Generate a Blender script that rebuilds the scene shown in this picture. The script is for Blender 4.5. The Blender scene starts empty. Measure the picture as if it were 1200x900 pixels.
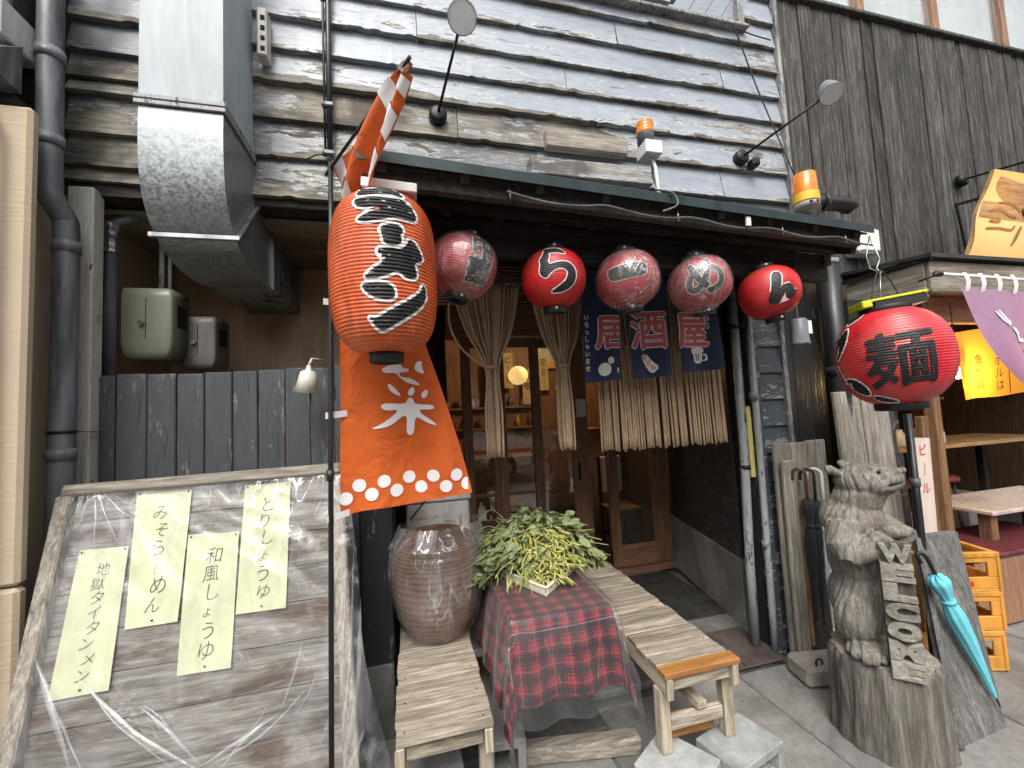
import bpy, bmesh, math, random
from math import radians, sin, cos, pi, sqrt, atan2, asin
from mathutils import Vector as V, Matrix, noise as mnoise
from mathutils.geometry import tessellate_polygon
random.seed(7)
S = bpy.context.scene
COL = S.collection
# ------------------------------------------------------------------ camera
yaw, pitch, roll = radians(14.06), radians(3.80), radians(-2.85)
FPX = 482.6
FW = V((sin(yaw)*cos(pitch), cos(yaw)*cos(pitch), sin(pitch)))
_r = V((cos(yaw), -sin(yaw), 0)); _u = _r.cross(FW)
RT = _r*cos(roll) + _u*sin(roll); UP = RT.cross(FW)
CAM = V((0, 0, 1.5))
cd = bpy.data.cameras.new('camera'); cd.sensor_width = 36; cd.sensor_fit = 'HORIZONTAL'
cd.lens = FPX/1200*36; cd.clip_start = 0.02; cd.clip_end = 600
cam = bpy.data.objects.new('camera', cd); COL.objects.link(cam)
cam.matrix_world = Matrix(((RT.x, UP.x, -FW.x, CAM.x), (RT.y, UP.y, -FW.y, CAM.y), (RT.z, UP.z, -FW.z, CAM.z), (0, 0, 0, 1)))
S.camera = cam
# ------------------------------------------------------------------ sky and sun (bright overcast)
SUN_EL, SUN_AZ = radians(52), radians(200)      # azimuth from +Y clockwise: the light comes from the street side
w = bpy.data.worlds.new('World'); S.world = w; w.use_nodes = True
wn = w.node_tree; wn.nodes.clear()
sk = wn.nodes.new('ShaderNodeTexSky'); sk.sky_type = 'NISHITA'; sk.sun_disc = False
sk.sun_elevation = SUN_EL; sk.sun_rotation = SUN_AZ; sk.dust_density = 6; sk.air_density = 1.2; sk.ozone_density = 1.0
hs = wn.nodes.new('ShaderNodeHueSaturation'); hs.inputs['Saturation'].default_value = 0.30
bg = wn.nodes.new('ShaderNodeBackground'); bg.inputs['Strength'].default_value = 0.15
wo = wn.nodes.new('ShaderNodeOutputWorld')
wn.links.new(sk.outputs[0], hs.inputs['Color']); wn.links.new(hs.outputs[0], bg.inputs[0]); wn.links.new(bg.outputs[0], wo.inputs[0])
sd = bpy.data.lights.new('sun', 'SUN'); sd.energy = 1.0; sd.angle = radians(25); sd.color = (1, .97, .92)
so = bpy.data.objects.new('sun', sd); COL.objects.link(so)
sdir = V((sin(SUN_AZ)*cos(SUN_EL), cos(SUN_AZ)*cos(SUN_EL), sin(SUN_EL)))
so.rotation_euler = sdir.to_track_quat('Z', 'Y').to_euler()
vs = S.view_settings; vs.view_transform = 'Standard'; vs.look = 'None'; vs.gamma = 1; vs.use_curve_mapping = False
vs.exposure = 0.85
S.cycles.max_bounces = 8; S.cycles.transparent_max_bounces = 16; S.cycles.diffuse_bounces = 4

# ------------------------------------------------------------------ helpers
def P(x, y, Y=None, Z=None, X=None):
    """the real point seen at photo pixel x,y on a world plane Y=, Z= or X="""
    d = FW + RT*((x-600)/FPX) + UP*((450-y)/FPX)
    t = Y/d.y if Y is not None else ((Z-CAM.z)/d.z if Z is not None else X/d.x)
    return CAM + d*t
WL = {}
def wl(o):
    return WL.get(o.name, V((0, 0, 0))) if o else V((0, 0, 0))
def tag(o, label=None, cat=None, group=None, kind=None):
    if label: o['label'] = label
    if cat: o['category'] = cat
    if group: o['group'] = group
    if kind: o['kind'] = kind
    return o
def thing(name, label, cat, loc=(0, 0, 0), group=None):
    o = bpy.data.objects.new(name, None); COL.objects.link(o); o.location = loc
    o.empty_display_size = .05; WL[o.name] = V(loc)
    return tag(o, label, cat, group)
def part(name, mesh, parent):
    o = bpy.data.objects.new(name, mesh); COL.objects.link(o)
    if parent: o.parent = parent
    WL[o.name] = wl(parent); return o
def copy_tree(o, loc, label=None, parent=None):
    c = o.copy(); COL.objects.link(c)
    if parent: c.parent = parent
    else:
        c.location = loc; WL[c.name] = V(loc)
        if label: c['label'] = label
    for ch in o.children: copy_tree(ch, None, None, c)
    return c
class MB:
    def __init__(s): s.v = []; s.f = []; s.uv = {}; s.w = {}; s.sm = []
    def add(s, vs, fs, smooth=False, uvs=None, ws=None):
        b = len(s.v); s.v += [V(p) for p in vs]
        for f in fs: s.f.append([i+b for i in f]); s.sm.append(smooth)
        if uvs:
            for i, q in enumerate(uvs): s.uv[b+i] = q
        if ws:
            for i, q in enumerate(ws): s.w[b+i] = q
        return s
    def quad(s, a, b, c, d): return s.add([a, b, c, d], [(0, 1, 2, 3)])
    def box(s, x0, x1, y0, y1, z0, z1, ch=.003, rot=None, piv=None):
        if x0 > x1: x0, x1 = x1, x0
        if y0 > y1: y0, y1 = y1, y0
        if z0 > z1: z0, z1 = z1, z0
        ch = min(ch, (x1-x0)*.45, (y1-y0)*.45, (z1-z0)*.45)
        c = V(((x0+x1)/2, (y0+y1)/2, (z0+z1)/2)); h = V(((x1-x0)/2, (y1-y0)/2, (z1-z0)/2))
        vs = []; fs = []; ix = {}
        for sx in (-1, 1):
            for sy in (-1, 1):
                for sz in (-1, 1):
                    sg = V((sx, sy, sz))
                    for a in range(3):
                        q = V((sg[i]*(h[i]-(0 if i == a else ch)) for i in range(3)))
                        ix[(sx, sy, sz, a)] = len(vs); vs.append(q)
        for a in range(3):
            b, d = (a+1) % 3, (a+2) % 3
            for sg in (-1, 1):
                f = []
                for (p, q) in ((-1, -1), (1, -1), (1, 1), (-1, 1)):
                    k = [0, 0, 0]; k[a] = sg; k[b] = p; k[d] = q
                    f.append(ix[(*k, a)])
                fs.append(f if sg > 0 else f[::-1])
        for a in range(3):
            b, d = (a+1) % 3, (a+2) % 3
            for p in (-1, 1):
                for q in (-1, 1):
                    k0 = [0, 0, 0]; k0[a] = -1; k0[b] = p; k0[d] = q; k1 = list(k0); k1[a] = 1
                    f = [ix[(*k0, b)], ix[(*k1, b)], ix[(*k1, d)], ix[(*k0, d)]]
                    fs.append(f if p*q < 0 else f[::-1])
        for sx in (-1, 1):
            for sy in (-1, 1):
                for sz in (-1, 1):
                    f = [ix[(sx, sy, sz, a)] for a in range(3)]
                    fs.append(f if sx*sy*sz > 0 else f[::-1])
        if rot is not None:
            pv = V(piv) if piv is not None else c
            vs = [rot @ (q+c-pv) + pv for q in vs]
        else: vs = [q+c for q in vs]
        return s.add(vs, fs)
    def bar(s, a, b, w, h, up=(0, 0, 1), ch=.002):
        """a chamfered bar from a to b, w wide (sideways) and h along up"""
        a, b = V(a), V(b); d = b-a; L = d.length; z = d/L
        x = V(up).cross(z)
        if x.length < 1e-4: x = V((1, 0, 0)).cross(z)
        x.normalize(); y = z.cross(x)
        m = Matrix((x, y, z)).transposed()
        n = len(s.v); s.box(-w/2, w/2, -h/2, h/2, 0, L, ch)
        for i in range(n, len(s.v)): s.v[i] = m @ s.v[i] + a
        return s
    def tube(s, pts, r, seg=10, caps=True, smooth=True):
        pts = [V(p) for p in pts]; n = len(pts)
        rs = r if isinstance(r, (list, tuple)) else [r]*n
        vs = []; fs = []; x = None
        for i, p in enumerate(pts):
            t = (pts[min(i+1, n-1)]-pts[max(i-1, 0)])
            t = t.normalized() if t.length > 1e-9 else V((0, 0, 1))
            if x is None:
                x = t.cross(V((0, 0, 1)))
                if x.length < .05: x = t.cross(V((1, 0, 0)))
            x = (x - t*x.dot(t)); x.normalize(); y = t.cross(x)
            for k in range(seg):
                a = 2*pi*k/seg; vs.append(p + x*(rs[i]*cos(a)) + y*(rs[i]*sin(a)))
        for i in range(n-1):
            for k in range(seg):
                k2 = (k+1) % seg; fs.append((i*seg+k, i*seg+k2, (i+1)*seg+k2, (i+1)*seg+k))
        s.add(vs, fs, smooth)
        if caps:
            b = len(s.v)-len(vs)
            s.f.append([b+k for k in range(seg)][::-1]); s.sm.append(False)
            s.f.append([b+(n-1)*seg+k for k in range(seg)]); s.sm.append(False)
        return s
    def lathe(s, prof, c, axis=(0, 0, 1), seg=32, smooth=True):
        """prof: (r, h) along axis from c"""
        c = V(c); z = V(axis).normalized(); x = z.cross(V((0, 1, 0)))
        if x.length < .05: x = V((1, 0, 0))
        x.normalize(); y = z.cross(x); vs = []; fs = []
        for r, h in prof:
            for k in range(seg):
                a = 2*pi*k/seg; vs.append(c + z*h + (x*cos(a)+y*sin(a))*max(r, 1e-5))
        for i in range(len(prof)-1):
            for k in range(seg):
                k2 = (k+1) % seg; fs.append((i*seg+k, i*seg+k2, (i+1)*seg+k2, (i+1)*seg+k))
        return s.add(vs, fs, smooth)
    def grid(s, fn, nu, nv, smooth=True, uv=None, wt=None):
        vs = [fn(i/nu, j/nv) for j in range(nv+1) for i in range(nu+1)]
        us = [uv(i/nu, j/nv) for j in range(nv+1) for i in range(nu+1)] if uv else None
        ws = [wt(i/nu, j/nv) for j in range(nv+1) for i in range(nu+1)] if wt else None
        fs = [(j*(nu+1)+i, j*(nu+1)+i+1, (j+1)*(nu+1)+i+1, (j+1)*(nu+1)+i) for j in range(nv) for i in range(nu)]
        return s.add(vs, fs, smooth, us, ws)
    def prism(s, poly, d):
        """polygon (3-D points) pushed along vector d"""
        poly = [V(p) for p in poly]; n = len(poly); d = V(d)
        return s.add(poly+[p+d for p in poly], [list(range(n))[::-1], list(range(n, 2*n))] + [(i, (i+1) % n, n+(i+1) % n, n+i) for i in range(n)])
    def mesh(s, name, mat, off):
        me = bpy.data.meshes.new(name)
        me.from_pydata([p-off for p in s.v], [], s.f)
        me.polygons.foreach_set('use_smooth', s.sm)
        if s.uv:
            l = me.uv_layers.new(name='UVMap')
            for lp in me.loops: l.data[lp.index].uv = s.uv.get(lp.vertex_index, (0, 0))
        if s.w:
            at = me.attributes.new('wear', 'FLOAT', 'POINT')
            at.data.foreach_set('value', [s.w.get(i, 0) for i in range(len(s.v))])
        me.materials.append(mat); me.update(); return me
    def build(s, name, mat, parent=None, label=None, kind=None):
        o = part(name, s.mesh(name, mat, wl(parent)), parent)
        if label: o['label'] = label
        if kind: o['kind'] = kind
        return o
    def alone(s, name, mat, label, cat, base, group=None, kind=None):
        """a top-level thing of one mesh, its origin at base"""
        me = s.mesh(name, mat, V(base)); o = part(name, me, None); o.location = base; WL[o.name] = V(base)
        return tag(o, label, cat, group, kind)
def nz(x, y=0, z=0, s=1.0): return mnoise.noise(V((x*s, y*s, z*s)))
def catmull(pts, n=6):
    pts = [V(p) for p in pts]; out = []
    for i in range(len(pts)-1):
        p0, p1, p2, p3 = pts[max(i-1, 0)], pts[i], pts[i+1], pts[min(i+2, len(pts)-1)]
        for k in range(n):
            t = k/n
            out.append(.5*((2*p1)+(p2-p0)*t+(2*p0-5*p1+4*p2-p3)*t*t+(3*p1-p0-3*p2+p3)*t**3))
    return out+[pts[-1]]
# ---- flat print: polygons and lettering laid on a surface
def chaikin(p, n=2):
    for _ in range(n):
        q = []
        for i in range(len(p)):
            a, b = p[i], p[(i+1) % len(p)]
            q += [(a[0]*.78+b[0]*.22, a[1]*.78+b[1]*.22), (a[0]*.22+b[0]*.78, a[1]*.22+b[1]*.78)]
        p = q
    return p
def grow(p, d):
    n = len(p); A = sum(p[i][0]*p[(i+1) % n][1]-p[(i+1) % n][0]*p[i][1] for i in range(n))
    sg = 1 if A > 0 else -1; out = []
    for i in range(n):
        a, b, c = V(p[i-1]), V(p[i]), V(p[(i+1) % n])
        n1 = V(((b-a).y, -(b-a).x)); n2 = V(((c-b).y, -(c-b).x))
        if n1.length: n1.normalize()
        if n2.length: n2.normalize()
        m = n1+n2
        if m.length < .3: m = n1
        m.normalize(); out.append((b.x+m.x*d*sg, b.y+m.y*d*sg))
    return out
def lay(mb, verts2, faces, fn, maxe):
    bm = bmesh.new(); vv = [bm.verts.new((x, y, 0)) for x, y in verts2]
    for f in faces:
        try: bm.faces.new([vv[i] for i in f])
        except ValueError: pass
    bmesh.ops.triangulate(bm, faces=bm.faces[:])
    for _ in range(5):
        es = [e for e in bm.edges if e.calc_length() > maxe]
        if not es: break
        bmesh.ops.subdivide_edges(bm, edges=es, cuts=1)
        bmesh.ops.triangulate(bm, faces=bm.faces[:])
    bm.verts.index_update()
    b = len(mb.v)
    for v in bm.verts: mb.v.append(V(fn(v.co.x, v.co.y)))
    for f in bm.faces: mb.f.append([b+v.index for v in f.verts]); mb.sm.append(False)
    bm.free()
def lay_polys(mb, polys, fn, maxe=.02, d=0, smooth=2):
    for p in polys:
        q = chaikin(p, smooth) if smooth else p
        if d: q = grow(q, d)
        tr = tessellate_polygon([[V((x, y, 0)) for x, y in q]])
        lay(mb, q, [t for t in tr], fn, maxe)
_TC = {}
def text2d(s, off=0.0):
    if (s, off) in _TC: return _TC[(s, off)]
    c = bpy.data.curves.new('lettering', 'FONT'); c.body = s; c.size = 1; c.offset = off; c.resolution_u = 4
    o = bpy.data.objects.new('lettering', c); COL.objects.link(o)
    bpy.context.view_layer.update()
    ev = o.evaluated_get(bpy.context.evaluated_depsgraph_get())
    me = bpy.data.meshes.new_from_object(ev)
    vs = [(v.co.x, v.co.y) for v in me.vertices]; fs = [list(p.vertices) for p in me.polygons]
    bpy.data.meshes.remove(me); bpy.data.objects.remove(o); bpy.data.curves.remove(c)
    if vs and off == 0:
        pass
    _TC[(s, off)] = (vs, fs); return vs, fs
def glyph(mb, ch, fn, size, cx=0, cy=0, off=0.0, sx=1.0, shear=0, rot=0, maxe=.03):
    """one character centred on cx,cy in the surface's own metres"""
    vs, fs = text2d(ch, off); v0, _ = text2d(ch, 0.0)
    if not v0: return
    mx = (min(v[0] for v in v0)+max(v[0] for v in v0))/2
    my = .36
    q = []
    for x, y in vs:
        x = (x-mx); y = (y-my); x += y*shear
        x *= size*sx; y *= size
        q.append((cx+x*cos(rot)-y*sin(rot), cy+x*sin(rot)+y*cos(rot)))
    lay(mb, q, fs, fn, maxe)
def bold(mb, ch, surf_at, size, cx, cy, d, **k):
    for i, (a, b) in enumerate(((0, 0), (d, 0), (-d, 0), (0, d), (0, -d), (d*.7, d*.7), (-d*.7, -d*.7))):
        glyph(mb, ch, surf_at(.00025*i), size, cx+a*size, cy+b*size, **k)
# ------------------------------------------------------------------ materials
def nd(nt, t, ins=None, **pr):
    n = nt.nodes.new('ShaderNode'+t)
    for k, v in pr.items(): setattr(n, k, v)
    for k, v in (ins or {}).items():
        sk = n.inputs[k]
        if isinstance(v, bpy.types.NodeSocket): nt.links.new(v, sk)
        else:
            if hasattr(sk.default_value, '__len__') and len(sk.default_value) == 4 and len(v) == 3: v = (*v, 1)
            sk.default_value = v
    return n
class M:
    def __init__(s, name):
        s.m = bpy.data.materials.new(name); s.m.use_nodes = True; s.nt = s.m.node_tree; s.nt.nodes.clear()
        s.out = s.nt.nodes.new('ShaderNodeOutputMaterial'); s._co = None
    def co(s, k='Object'):
        if s._co is None:
            tc = nd(s.nt, 'TexCoord'); oi = nd(s.nt, 'ObjectInfo')
            mu = nd(s.nt, 'VectorMath', {0: (37.1, 51.7, 23.3), 1: oi.outputs['Random']}, operation='MULTIPLY')
            s.rnd = oi.outputs['Random']
            s._co = nd(s.nt, 'VectorMath', {0: tc.outputs['Object'], 1: mu.outputs[0]}, operation='ADD').outputs[0]
        return s._co
    def sc(s, v, vec=None): return nd(s.nt, 'VectorMath', {0: vec or s.co(), 1: v}, operation='MULTIPLY').outputs[0]
    def noise(s, scale, detail=6, rough=.6, dist=0, vec=None):
        return nd(s.nt, 'TexNoise', {'Vector': vec or s.co(), 'Scale': scale, 'Detail': detail, 'Roughness': rough, 'Distortion': dist}).outputs['Fac']
    def vor(s, scale, vec=None, feature='F1', out='Distance'):
        return nd(s.nt, 'TexVoronoi', {'Vector': vec or s.co(), 'Scale': scale}, feature=feature).outputs[out]
    def ramp(s, fac, stops, interp='LINEAR'):
        n = nd(s.nt, 'ValToRGB', {0: fac}); e = n.color_ramp.elements; n.color_ramp.interpolation = interp
        while len(e) < len(stops): e.new(.5)
        for q, (p, c) in zip(e, stops):
            q.position = p; q.color = (*c, 1) if hasattr(c, '__len__') else (c, c, c, 1)
        return n.outputs[0]
    def math(s, op, a, b=0.0, clamp=False): return nd(s.nt, 'Math', {0: a, 1: b}, operation=op, use_clamp=clamp).outputs[0]
    def mix(s, f, a, b, blend='MIX'):
        n = nd(s.nt, 'Mix', data_type='RGBA', blend_type=blend)
        for i, v in ((0, f), (6, a), (7, b)):
            if isinstance(v, bpy.types.NodeSocket): s.nt.links.new(v, n.inputs[i])
            else: n.inputs[i].default_value = v if i == 0 else ((*v, 1) if len(v) == 3 else v)
        return n.outputs[2]
    def attr(s, n): return nd(s.nt, 'Attribute', attribute_name=n).outputs['Fac']
    def bump(s, h, st=.3, dist=.01, nrm=None):
        i = {'Height': h, 'Strength': st, 'Distance': dist}
        if nrm: i['Normal'] = nrm
        return nd(s.nt, 'Bump', i).outputs[0]
    def pr(s, col, rough=.6, metal=0, nrm=None, spec=.5, **k):
        i = {'Base Color': col, 'Roughness': rough, 'Metallic': metal, 'Specular IOR Level': spec}
        if nrm: i['Normal'] = nrm
        i.update(k)
        n = nd(s.nt, 'BsdfPrincipled', i); s.nt.links.new(n.outputs[0], s.out.inputs[0]); s.b = n
        return s.m
    def surf(s, sh): s.nt.links.new(sh, s.out.inputs[0]); return s.m
def stretch(axis, k=.07):
    return {'x': (k, 1, 1), 'y': (1, k, 1), 'z': (1, 1, k)}[axis]
def wood(name, axis, dark, mid, light, rough=.8, bump=.35, scale=1.0, stain=None, vary=.35, spec=.25):
    m = M(name); sv = m.sc(stretch(axis))
    g = m.noise(42*scale, 8, .68, .8, sv); g2 = m.noise(170*scale, 5, .65, 0, sv); big = m.noise(3*scale, 3, .5)
    t = m.math('ADD', m.math('MULTIPLY', g, .65), m.math('MULTIPLY', g2, .35))
    c = m.ramp(t, [(.32, dark), (.48, mid), (.63, light)])
    if stain:
        c = m.mix(m.ramp(m.noise(8*scale, 7, .65, .6, m.sc(stretch(axis, .30))), [(stain[1], 0.0), (stain[1]+.12, .85)]), c, stain[0])
    v = m.math('ADD', m.math('MULTIPLY', m.rnd, vary), m.math('ADD', m.math('MULTIPLY', big, .5), 1-vary/2-.25))
    c = m.mix(1.0, c, nd(m.nt, 'CombineColor', {0: v, 1: v, 2: v}).outputs[0], 'MULTIPLY')
    return m.pr(c, rough, 0, m.bump(t, bump, .006), spec)
def plain(name, col, rough=.5, metal=0, var=.15, bump=0.0, bscale=40, spec=.5, **k):
    m = M(name); n = m.noise(6, 6, .6); n2 = m.noise(bscale, 5, .6)
    v = m.math('ADD', m.math('MULTIPLY', n, var*2), 1-var)
    gr = m.ramp(m.noise(11, 7, .65, .4, m.sc((1, 1, .16))), [(.36, max(.3, 1-var*2.6)), (.56, 1.0)]); v = m.math('MULTIPLY', v, gr)
    c = m.mix(1.0, col, nd(m.nt, 'CombineColor', {0: v, 1: v, 2: v}).outputs[0], 'MULTIPLY')
    r = m.math('ADD', m.math('MULTIPLY', m.math('SUBTRACT', n2, .5), .3), rough, True)
    return m.pr(c, r, metal, m.bump(n2, bump, .004) if bump else None, spec, **k)
def worn_paint(name, axis, paint, paint2, chip, under, amount=.0, rough=.45, attr=False, gscale=1.0, edge=.03, spec=.5):
    """old paint over wood, flaked off in ragged patches"""
    m = M(name); sv = m.sc(stretch(axis, .22)); sg = m.sc(stretch(axis, .06))
    n1 = m.noise(13*gscale, 12, .70, .5, sv); n2 = m.noise(62*gscale, 6, .68, 0, sv)
    g = m.noise(52, 8, .68, .6, sg); g2 = m.noise(200, 5, .65, 0, sg)
    f = m.math('ADD', m.math('MULTIPLY', n1, .70), m.math('MULTIPLY', n2, .30))
    f = m.math('ADD', m.math('MULTIPLY', m.math('SUBTRACT', f, .5), 1.55), .5)
    if attr: f = m.math('ADD', f, m.math('SUBTRACT', m.math('MULTIPLY', m.attr('wear'), .62), .30))
    else: f = m.math('ADD', f, amount)
    mask = m.ramp(f, [(.5, 0.0), (.5+edge, 1.0)]); rim = m.math('MULTIPLY', m.ramp(f, [(.44, 0.0), (.485, 1.0), (.5, 1.0), (.525, 0.0)]), m.ramp(n2, [(.40, 0.0), (.56, 1.0)]))
    pc = m.mix(m.noise(5, 6, .65, .3, m.sc(stretch(axis, .3))), paint, paint2)
    fine = m.ramp(g2, [(.36, .55), (.5, 1.0)]); fine2 = m.ramp(m.noise(70, 4, .55, 1.2, sg), [(.30, .48), (.37, 1.0)])
    pc = m.mix(1.0, pc, m.mix(.6, (1, 1, 1), fine), 'MULTIPLY')
    wc = m.ramp(m.math('ADD', m.math('MULTIPLY', g, .6), m.math('MULTIPLY', g2, .4)), [(.30, under[0]), (.47, under[1]), (.64, under[2])])
    wc = m.mix(m.ramp(m.noise(3.5, 5, .6), [(.45, 0.0), (.6, .8)]), wc, under[0])
    c = m.mix(mask, pc, wc); c = m.mix(m.math('MULTIPLY', rim, .62), c, chip); c = m.mix(1.0, c, fine2, 'MULTIPLY')
    h = m.math('SUBTRACT', m.math('MULTIPLY', g, .35), m.math('MULTIPLY', mask, .6))
    h = m.math('ADD', h, m.math('MULTIPLY', fine2, .35))
    rg = m.math('ADD', m.math('MULTIPLY', mask, .85-rough), m.math('ADD', m.math('MULTIPLY', m.math('SUBTRACT', n2, .5), .35), rough), True)
    return m.pr(c, rg, 0, m.bump(h, .55, .007), spec)
def concrete(name, c1, c2, rough=.85, scale=1.0, bump=.35):
    m = M(name); a = m.noise(2.2*scale, 7, .65, .4); b = m.noise(30*scale, 6, .7); p = m.noise(160*scale, 3, .6)
    t = m.math('ADD', m.math('MULTIPLY', a, .65), m.math('MULTIPLY', b, .35))
    c = m.ramp(t, [(.35, c1), (.62, c2)])
    c = m.mix(m.ramp(p, [(.62, 0.0), (.7, .5)]), c, tuple(x*.45 for x in c1))
    c = m.mix(m.ramp(m.noise(1.1*scale, 8, .68, .8), [(.45, 0.0), (.62, .72)]), c, tuple(x*.60 for x in c1))
    c = m.mix(m.ramp(m.vor(9*scale, None), [(.05, .6), (.075, 0.0)]), c, tuple(x*.5 for x in c1))
    r = m.math('ADD', m.math('MULTIPLY', a, -.25), rough+.1, True)
    return m.pr(c, r, 0, m.bump(m.math('ADD', b, m.math('MULTIPLY', p, .5)), bump, .004), .35)
def film(name, refl=.02, haze=.02, wr=(7, 2.0), rough=.12, tint=(1, 1, 1), bump=.25, streak=.35, st=(1, 1, 1), milk=.06):
    """thin clear plastic: mostly see-through, with sparse white creases and soft glints"""
    m = M(name); q = m.sc(st); a = m.noise(wr[0], 3, .5, wr[1], q); b = m.noise(wr[0]*.45, 3, .5, 1.0, q); c = m.noise(wr[0]*.30, 2, .5, .5)
    line = m.ramp(m.math('ABSOLUTE', m.math('SUBTRACT', a, .5)), [(.0, 1.0), (.012, .35), (.03, 0.0)])
    line = m.math('MULTIPLY', line, m.ramp(c, [(.5, 0.0), (.62, 1.0)]))
    nr = m.bump(m.math('ADD', m.math('MULTIPLY', a, .5), b), bump, .03)
    tr = nd(m.nt, 'BsdfTransparent', {0: tint}); gl = nd(m.nt, 'BsdfGlossy', {'Color': (1, 1, 1), 'Roughness': rough, 'Normal': nr})
    df = nd(m.nt, 'BsdfDiffuse', {'Color': (.8, .82, .84)})
    bf = nd(m.nt, 'NewGeometry').outputs['Backfacing']; fr = nd(m.nt, 'Fresnel', {'IOR': m.math('SUBTRACT', 1.4, m.math('MULTIPLY', bf, 1.4-1/1.4)), 'Normal': nr})
    f = m.math('ADD', m.math('MULTIPLY', fr.outputs[0], .8), m.math('ADD', refl, m.math('MULTIPLY', line, streak)), True)
    mk = m.math('MULTIPLY', m.ramp(m.noise(wr[0]*.6, 4, .6, 1.5, q), [(.48, 0.0), (.66, 1.0)]), milk)
    m1 = nd(m.nt, 'MixShader', {0: m.math('ADD', m.math('ADD', haze, mk), m.math('MULTIPLY', line, streak*.6)), 1: tr.outputs[0], 2: df.outputs[0]})
    m2 = nd(m.nt, 'MixShader', {0: f, 1: m1.outputs[0], 2: gl.outputs[0]})
    return m.surf(m2.outputs[0])
def glass(name, refl=.02, dirt=.03, tint=(.93, .95, .94)):
    m = M(name); n = m.bump(m.noise(2.5, 2, .4), .03, .02)
    tr = nd(m.nt, 'BsdfTransparent', {0: tint}); gl = nd(m.nt, 'BsdfGlossy', {'Color': (1, 1, 1), 'Roughness': .015, 'Normal': n})
    df = nd(m.nt, 'BsdfDiffuse', {'Color': (.5, .5, .48)}); bf = nd(m.nt, 'NewGeometry').outputs['Backfacing']; fr = nd(m.nt, 'Fresnel', {'IOR': m.math('SUBTRACT', 1.5, m.math('MULTIPLY', bf, 1.5-1/1.5)), 'Normal': n})
    m1 = nd(m.nt, 'MixShader', {0: m.math('MULTIPLY', m.ramp(m.noise(3, 6, .7), [(.4, .3), (.7, 1.0)]), dirt), 1: tr.outputs[0], 2: df.outputs[0]})
    m2 = nd(m.nt, 'MixShader', {0: m.math('ADD', fr.outputs[0], refl, True), 1: m1.outputs[0], 2: gl.outputs[0]})
    return m.surf(m2.outputs[0])
def glow(name, col, strength, base=None, pat=None):
    m = M(name); c = col
    n = m.noise(4, 4, .6); v = m.ramp(n, [(.3, .65), (.7, 1.1)])
    c = m.mix(1.0, col, v, 'MULTIPLY')
    return m.pr(base or col, .6, 0, None, .3, **{'Emission Color': c, 'Emission Strength': strength})
def cloth(name, col, rough=.85, weave=500, var=.12, sheen=.2, trans=0.0, crease=.25):
    m = M(name); n = m.noise(3, 5, .6, .5); f = m.noise(weave, 2, .5)
    v = m.math('ADD', m.math('MULTIPLY', n, var*2), 1-var)
    c = m.mix(1.0, col, nd(m.nt, 'CombineColor', {0: v, 1: v, 2: v}).outputs[0], 'MULTIPLY')
    nr = m.bump(f, .15, .001, m.bump(m.noise(7, 4, .5, 1.5), crease, .02))
    m.pr(c, rough, 0, nr, .2, **{'Sheen Weight': sheen})
    if trans:
        tl = nd(m.nt, 'BsdfTranslucent', {'Color': c}); mx = nd(m.nt, 'MixShader', {0: trans, 1: m.b.outputs[0], 2: tl.outputs[0]})
        m.surf(mx.outputs[0])
    return m.m
# ------------------------------------------------------------------ the materials of this place
GREYWOOD = ((.055, .048, .04), (.20, .18, .15), (.37, .34, .29))
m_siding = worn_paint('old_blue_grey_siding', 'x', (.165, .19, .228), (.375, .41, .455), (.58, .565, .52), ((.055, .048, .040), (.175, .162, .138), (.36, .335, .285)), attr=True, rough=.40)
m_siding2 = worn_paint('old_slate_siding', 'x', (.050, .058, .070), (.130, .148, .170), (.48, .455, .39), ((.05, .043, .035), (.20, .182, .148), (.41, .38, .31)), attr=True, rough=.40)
m_fence = worn_paint('black_fence_paint', 'z', (.036, .040, .044), (.085, .092, .099), (.24, .24, .23), ((.05, .05, .05), (.12, .12, .115), (.23, .215, .19)), amount=-.155, rough=.42, edge=.05)
m_black = worn_paint('black_timber_paint', 'z', (.010, .010, .011), (.022, .023, .026), (.16, .16, .15), ((.02, .02, .02), (.05, .05, .05), (.12, .11, .1)), amount=-.17, rough=.4)
m_blackx = worn_paint('black_board_paint', 'x', (.018, .019, .021), (.04, .044, .048), (.2, .2, .19), ((.02, .02, .02), (.06, .06, .055), (.14, .13, .12)), amount=-.14, rough=.45)
m_pier = worn_paint('slate_board_paint', 'x', (.035, .043, .052), (.075, .088, .10), (.5, .5, .48), ((.06, .06, .06), (.2, .2, .19), (.42, .41, .38)), amount=-.10, rough=.4)
m_trim = worn_paint('flaking_trim_paint', 'z', (.07, .08, .095), (.16, .18, .2), (.6, .6, .57), ((.06, .055, .05), (.25, .24, .22), (.5, .48, .44)), amount=.03, rough=.5)
m_trimx = worn_paint('flaking_block_paint', 'x', (.2, .21, .22), (.3, .31, .32), (.6, .6, .57), ((.06, .055, .05), (.25, .24, .22), (.5, .48, .44)), amount=.03, rough=.5)
m_post = worn_paint('flaking_plaster_post', 'z', (.42, .41, .36), (.56, .55, .49), (.6, .59, .53), ((.03, .03, .03), (.08, .075, .07), (.2, .19, .17)), amount=-.10, rough=.8)
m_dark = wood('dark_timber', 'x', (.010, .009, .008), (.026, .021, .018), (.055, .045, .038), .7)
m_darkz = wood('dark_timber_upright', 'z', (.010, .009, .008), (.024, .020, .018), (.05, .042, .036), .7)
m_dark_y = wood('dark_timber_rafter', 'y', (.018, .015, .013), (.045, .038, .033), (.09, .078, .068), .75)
m_neigh = wood('dark_board_cladding', 'z', (.014, .013, .012), (.040, .037, .034), (.125, .120, .112), .75, .5, 1.0, vary=.55)
m_grey = wood('weathered_grey_wood', 'z', *GREYWOOD)
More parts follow.
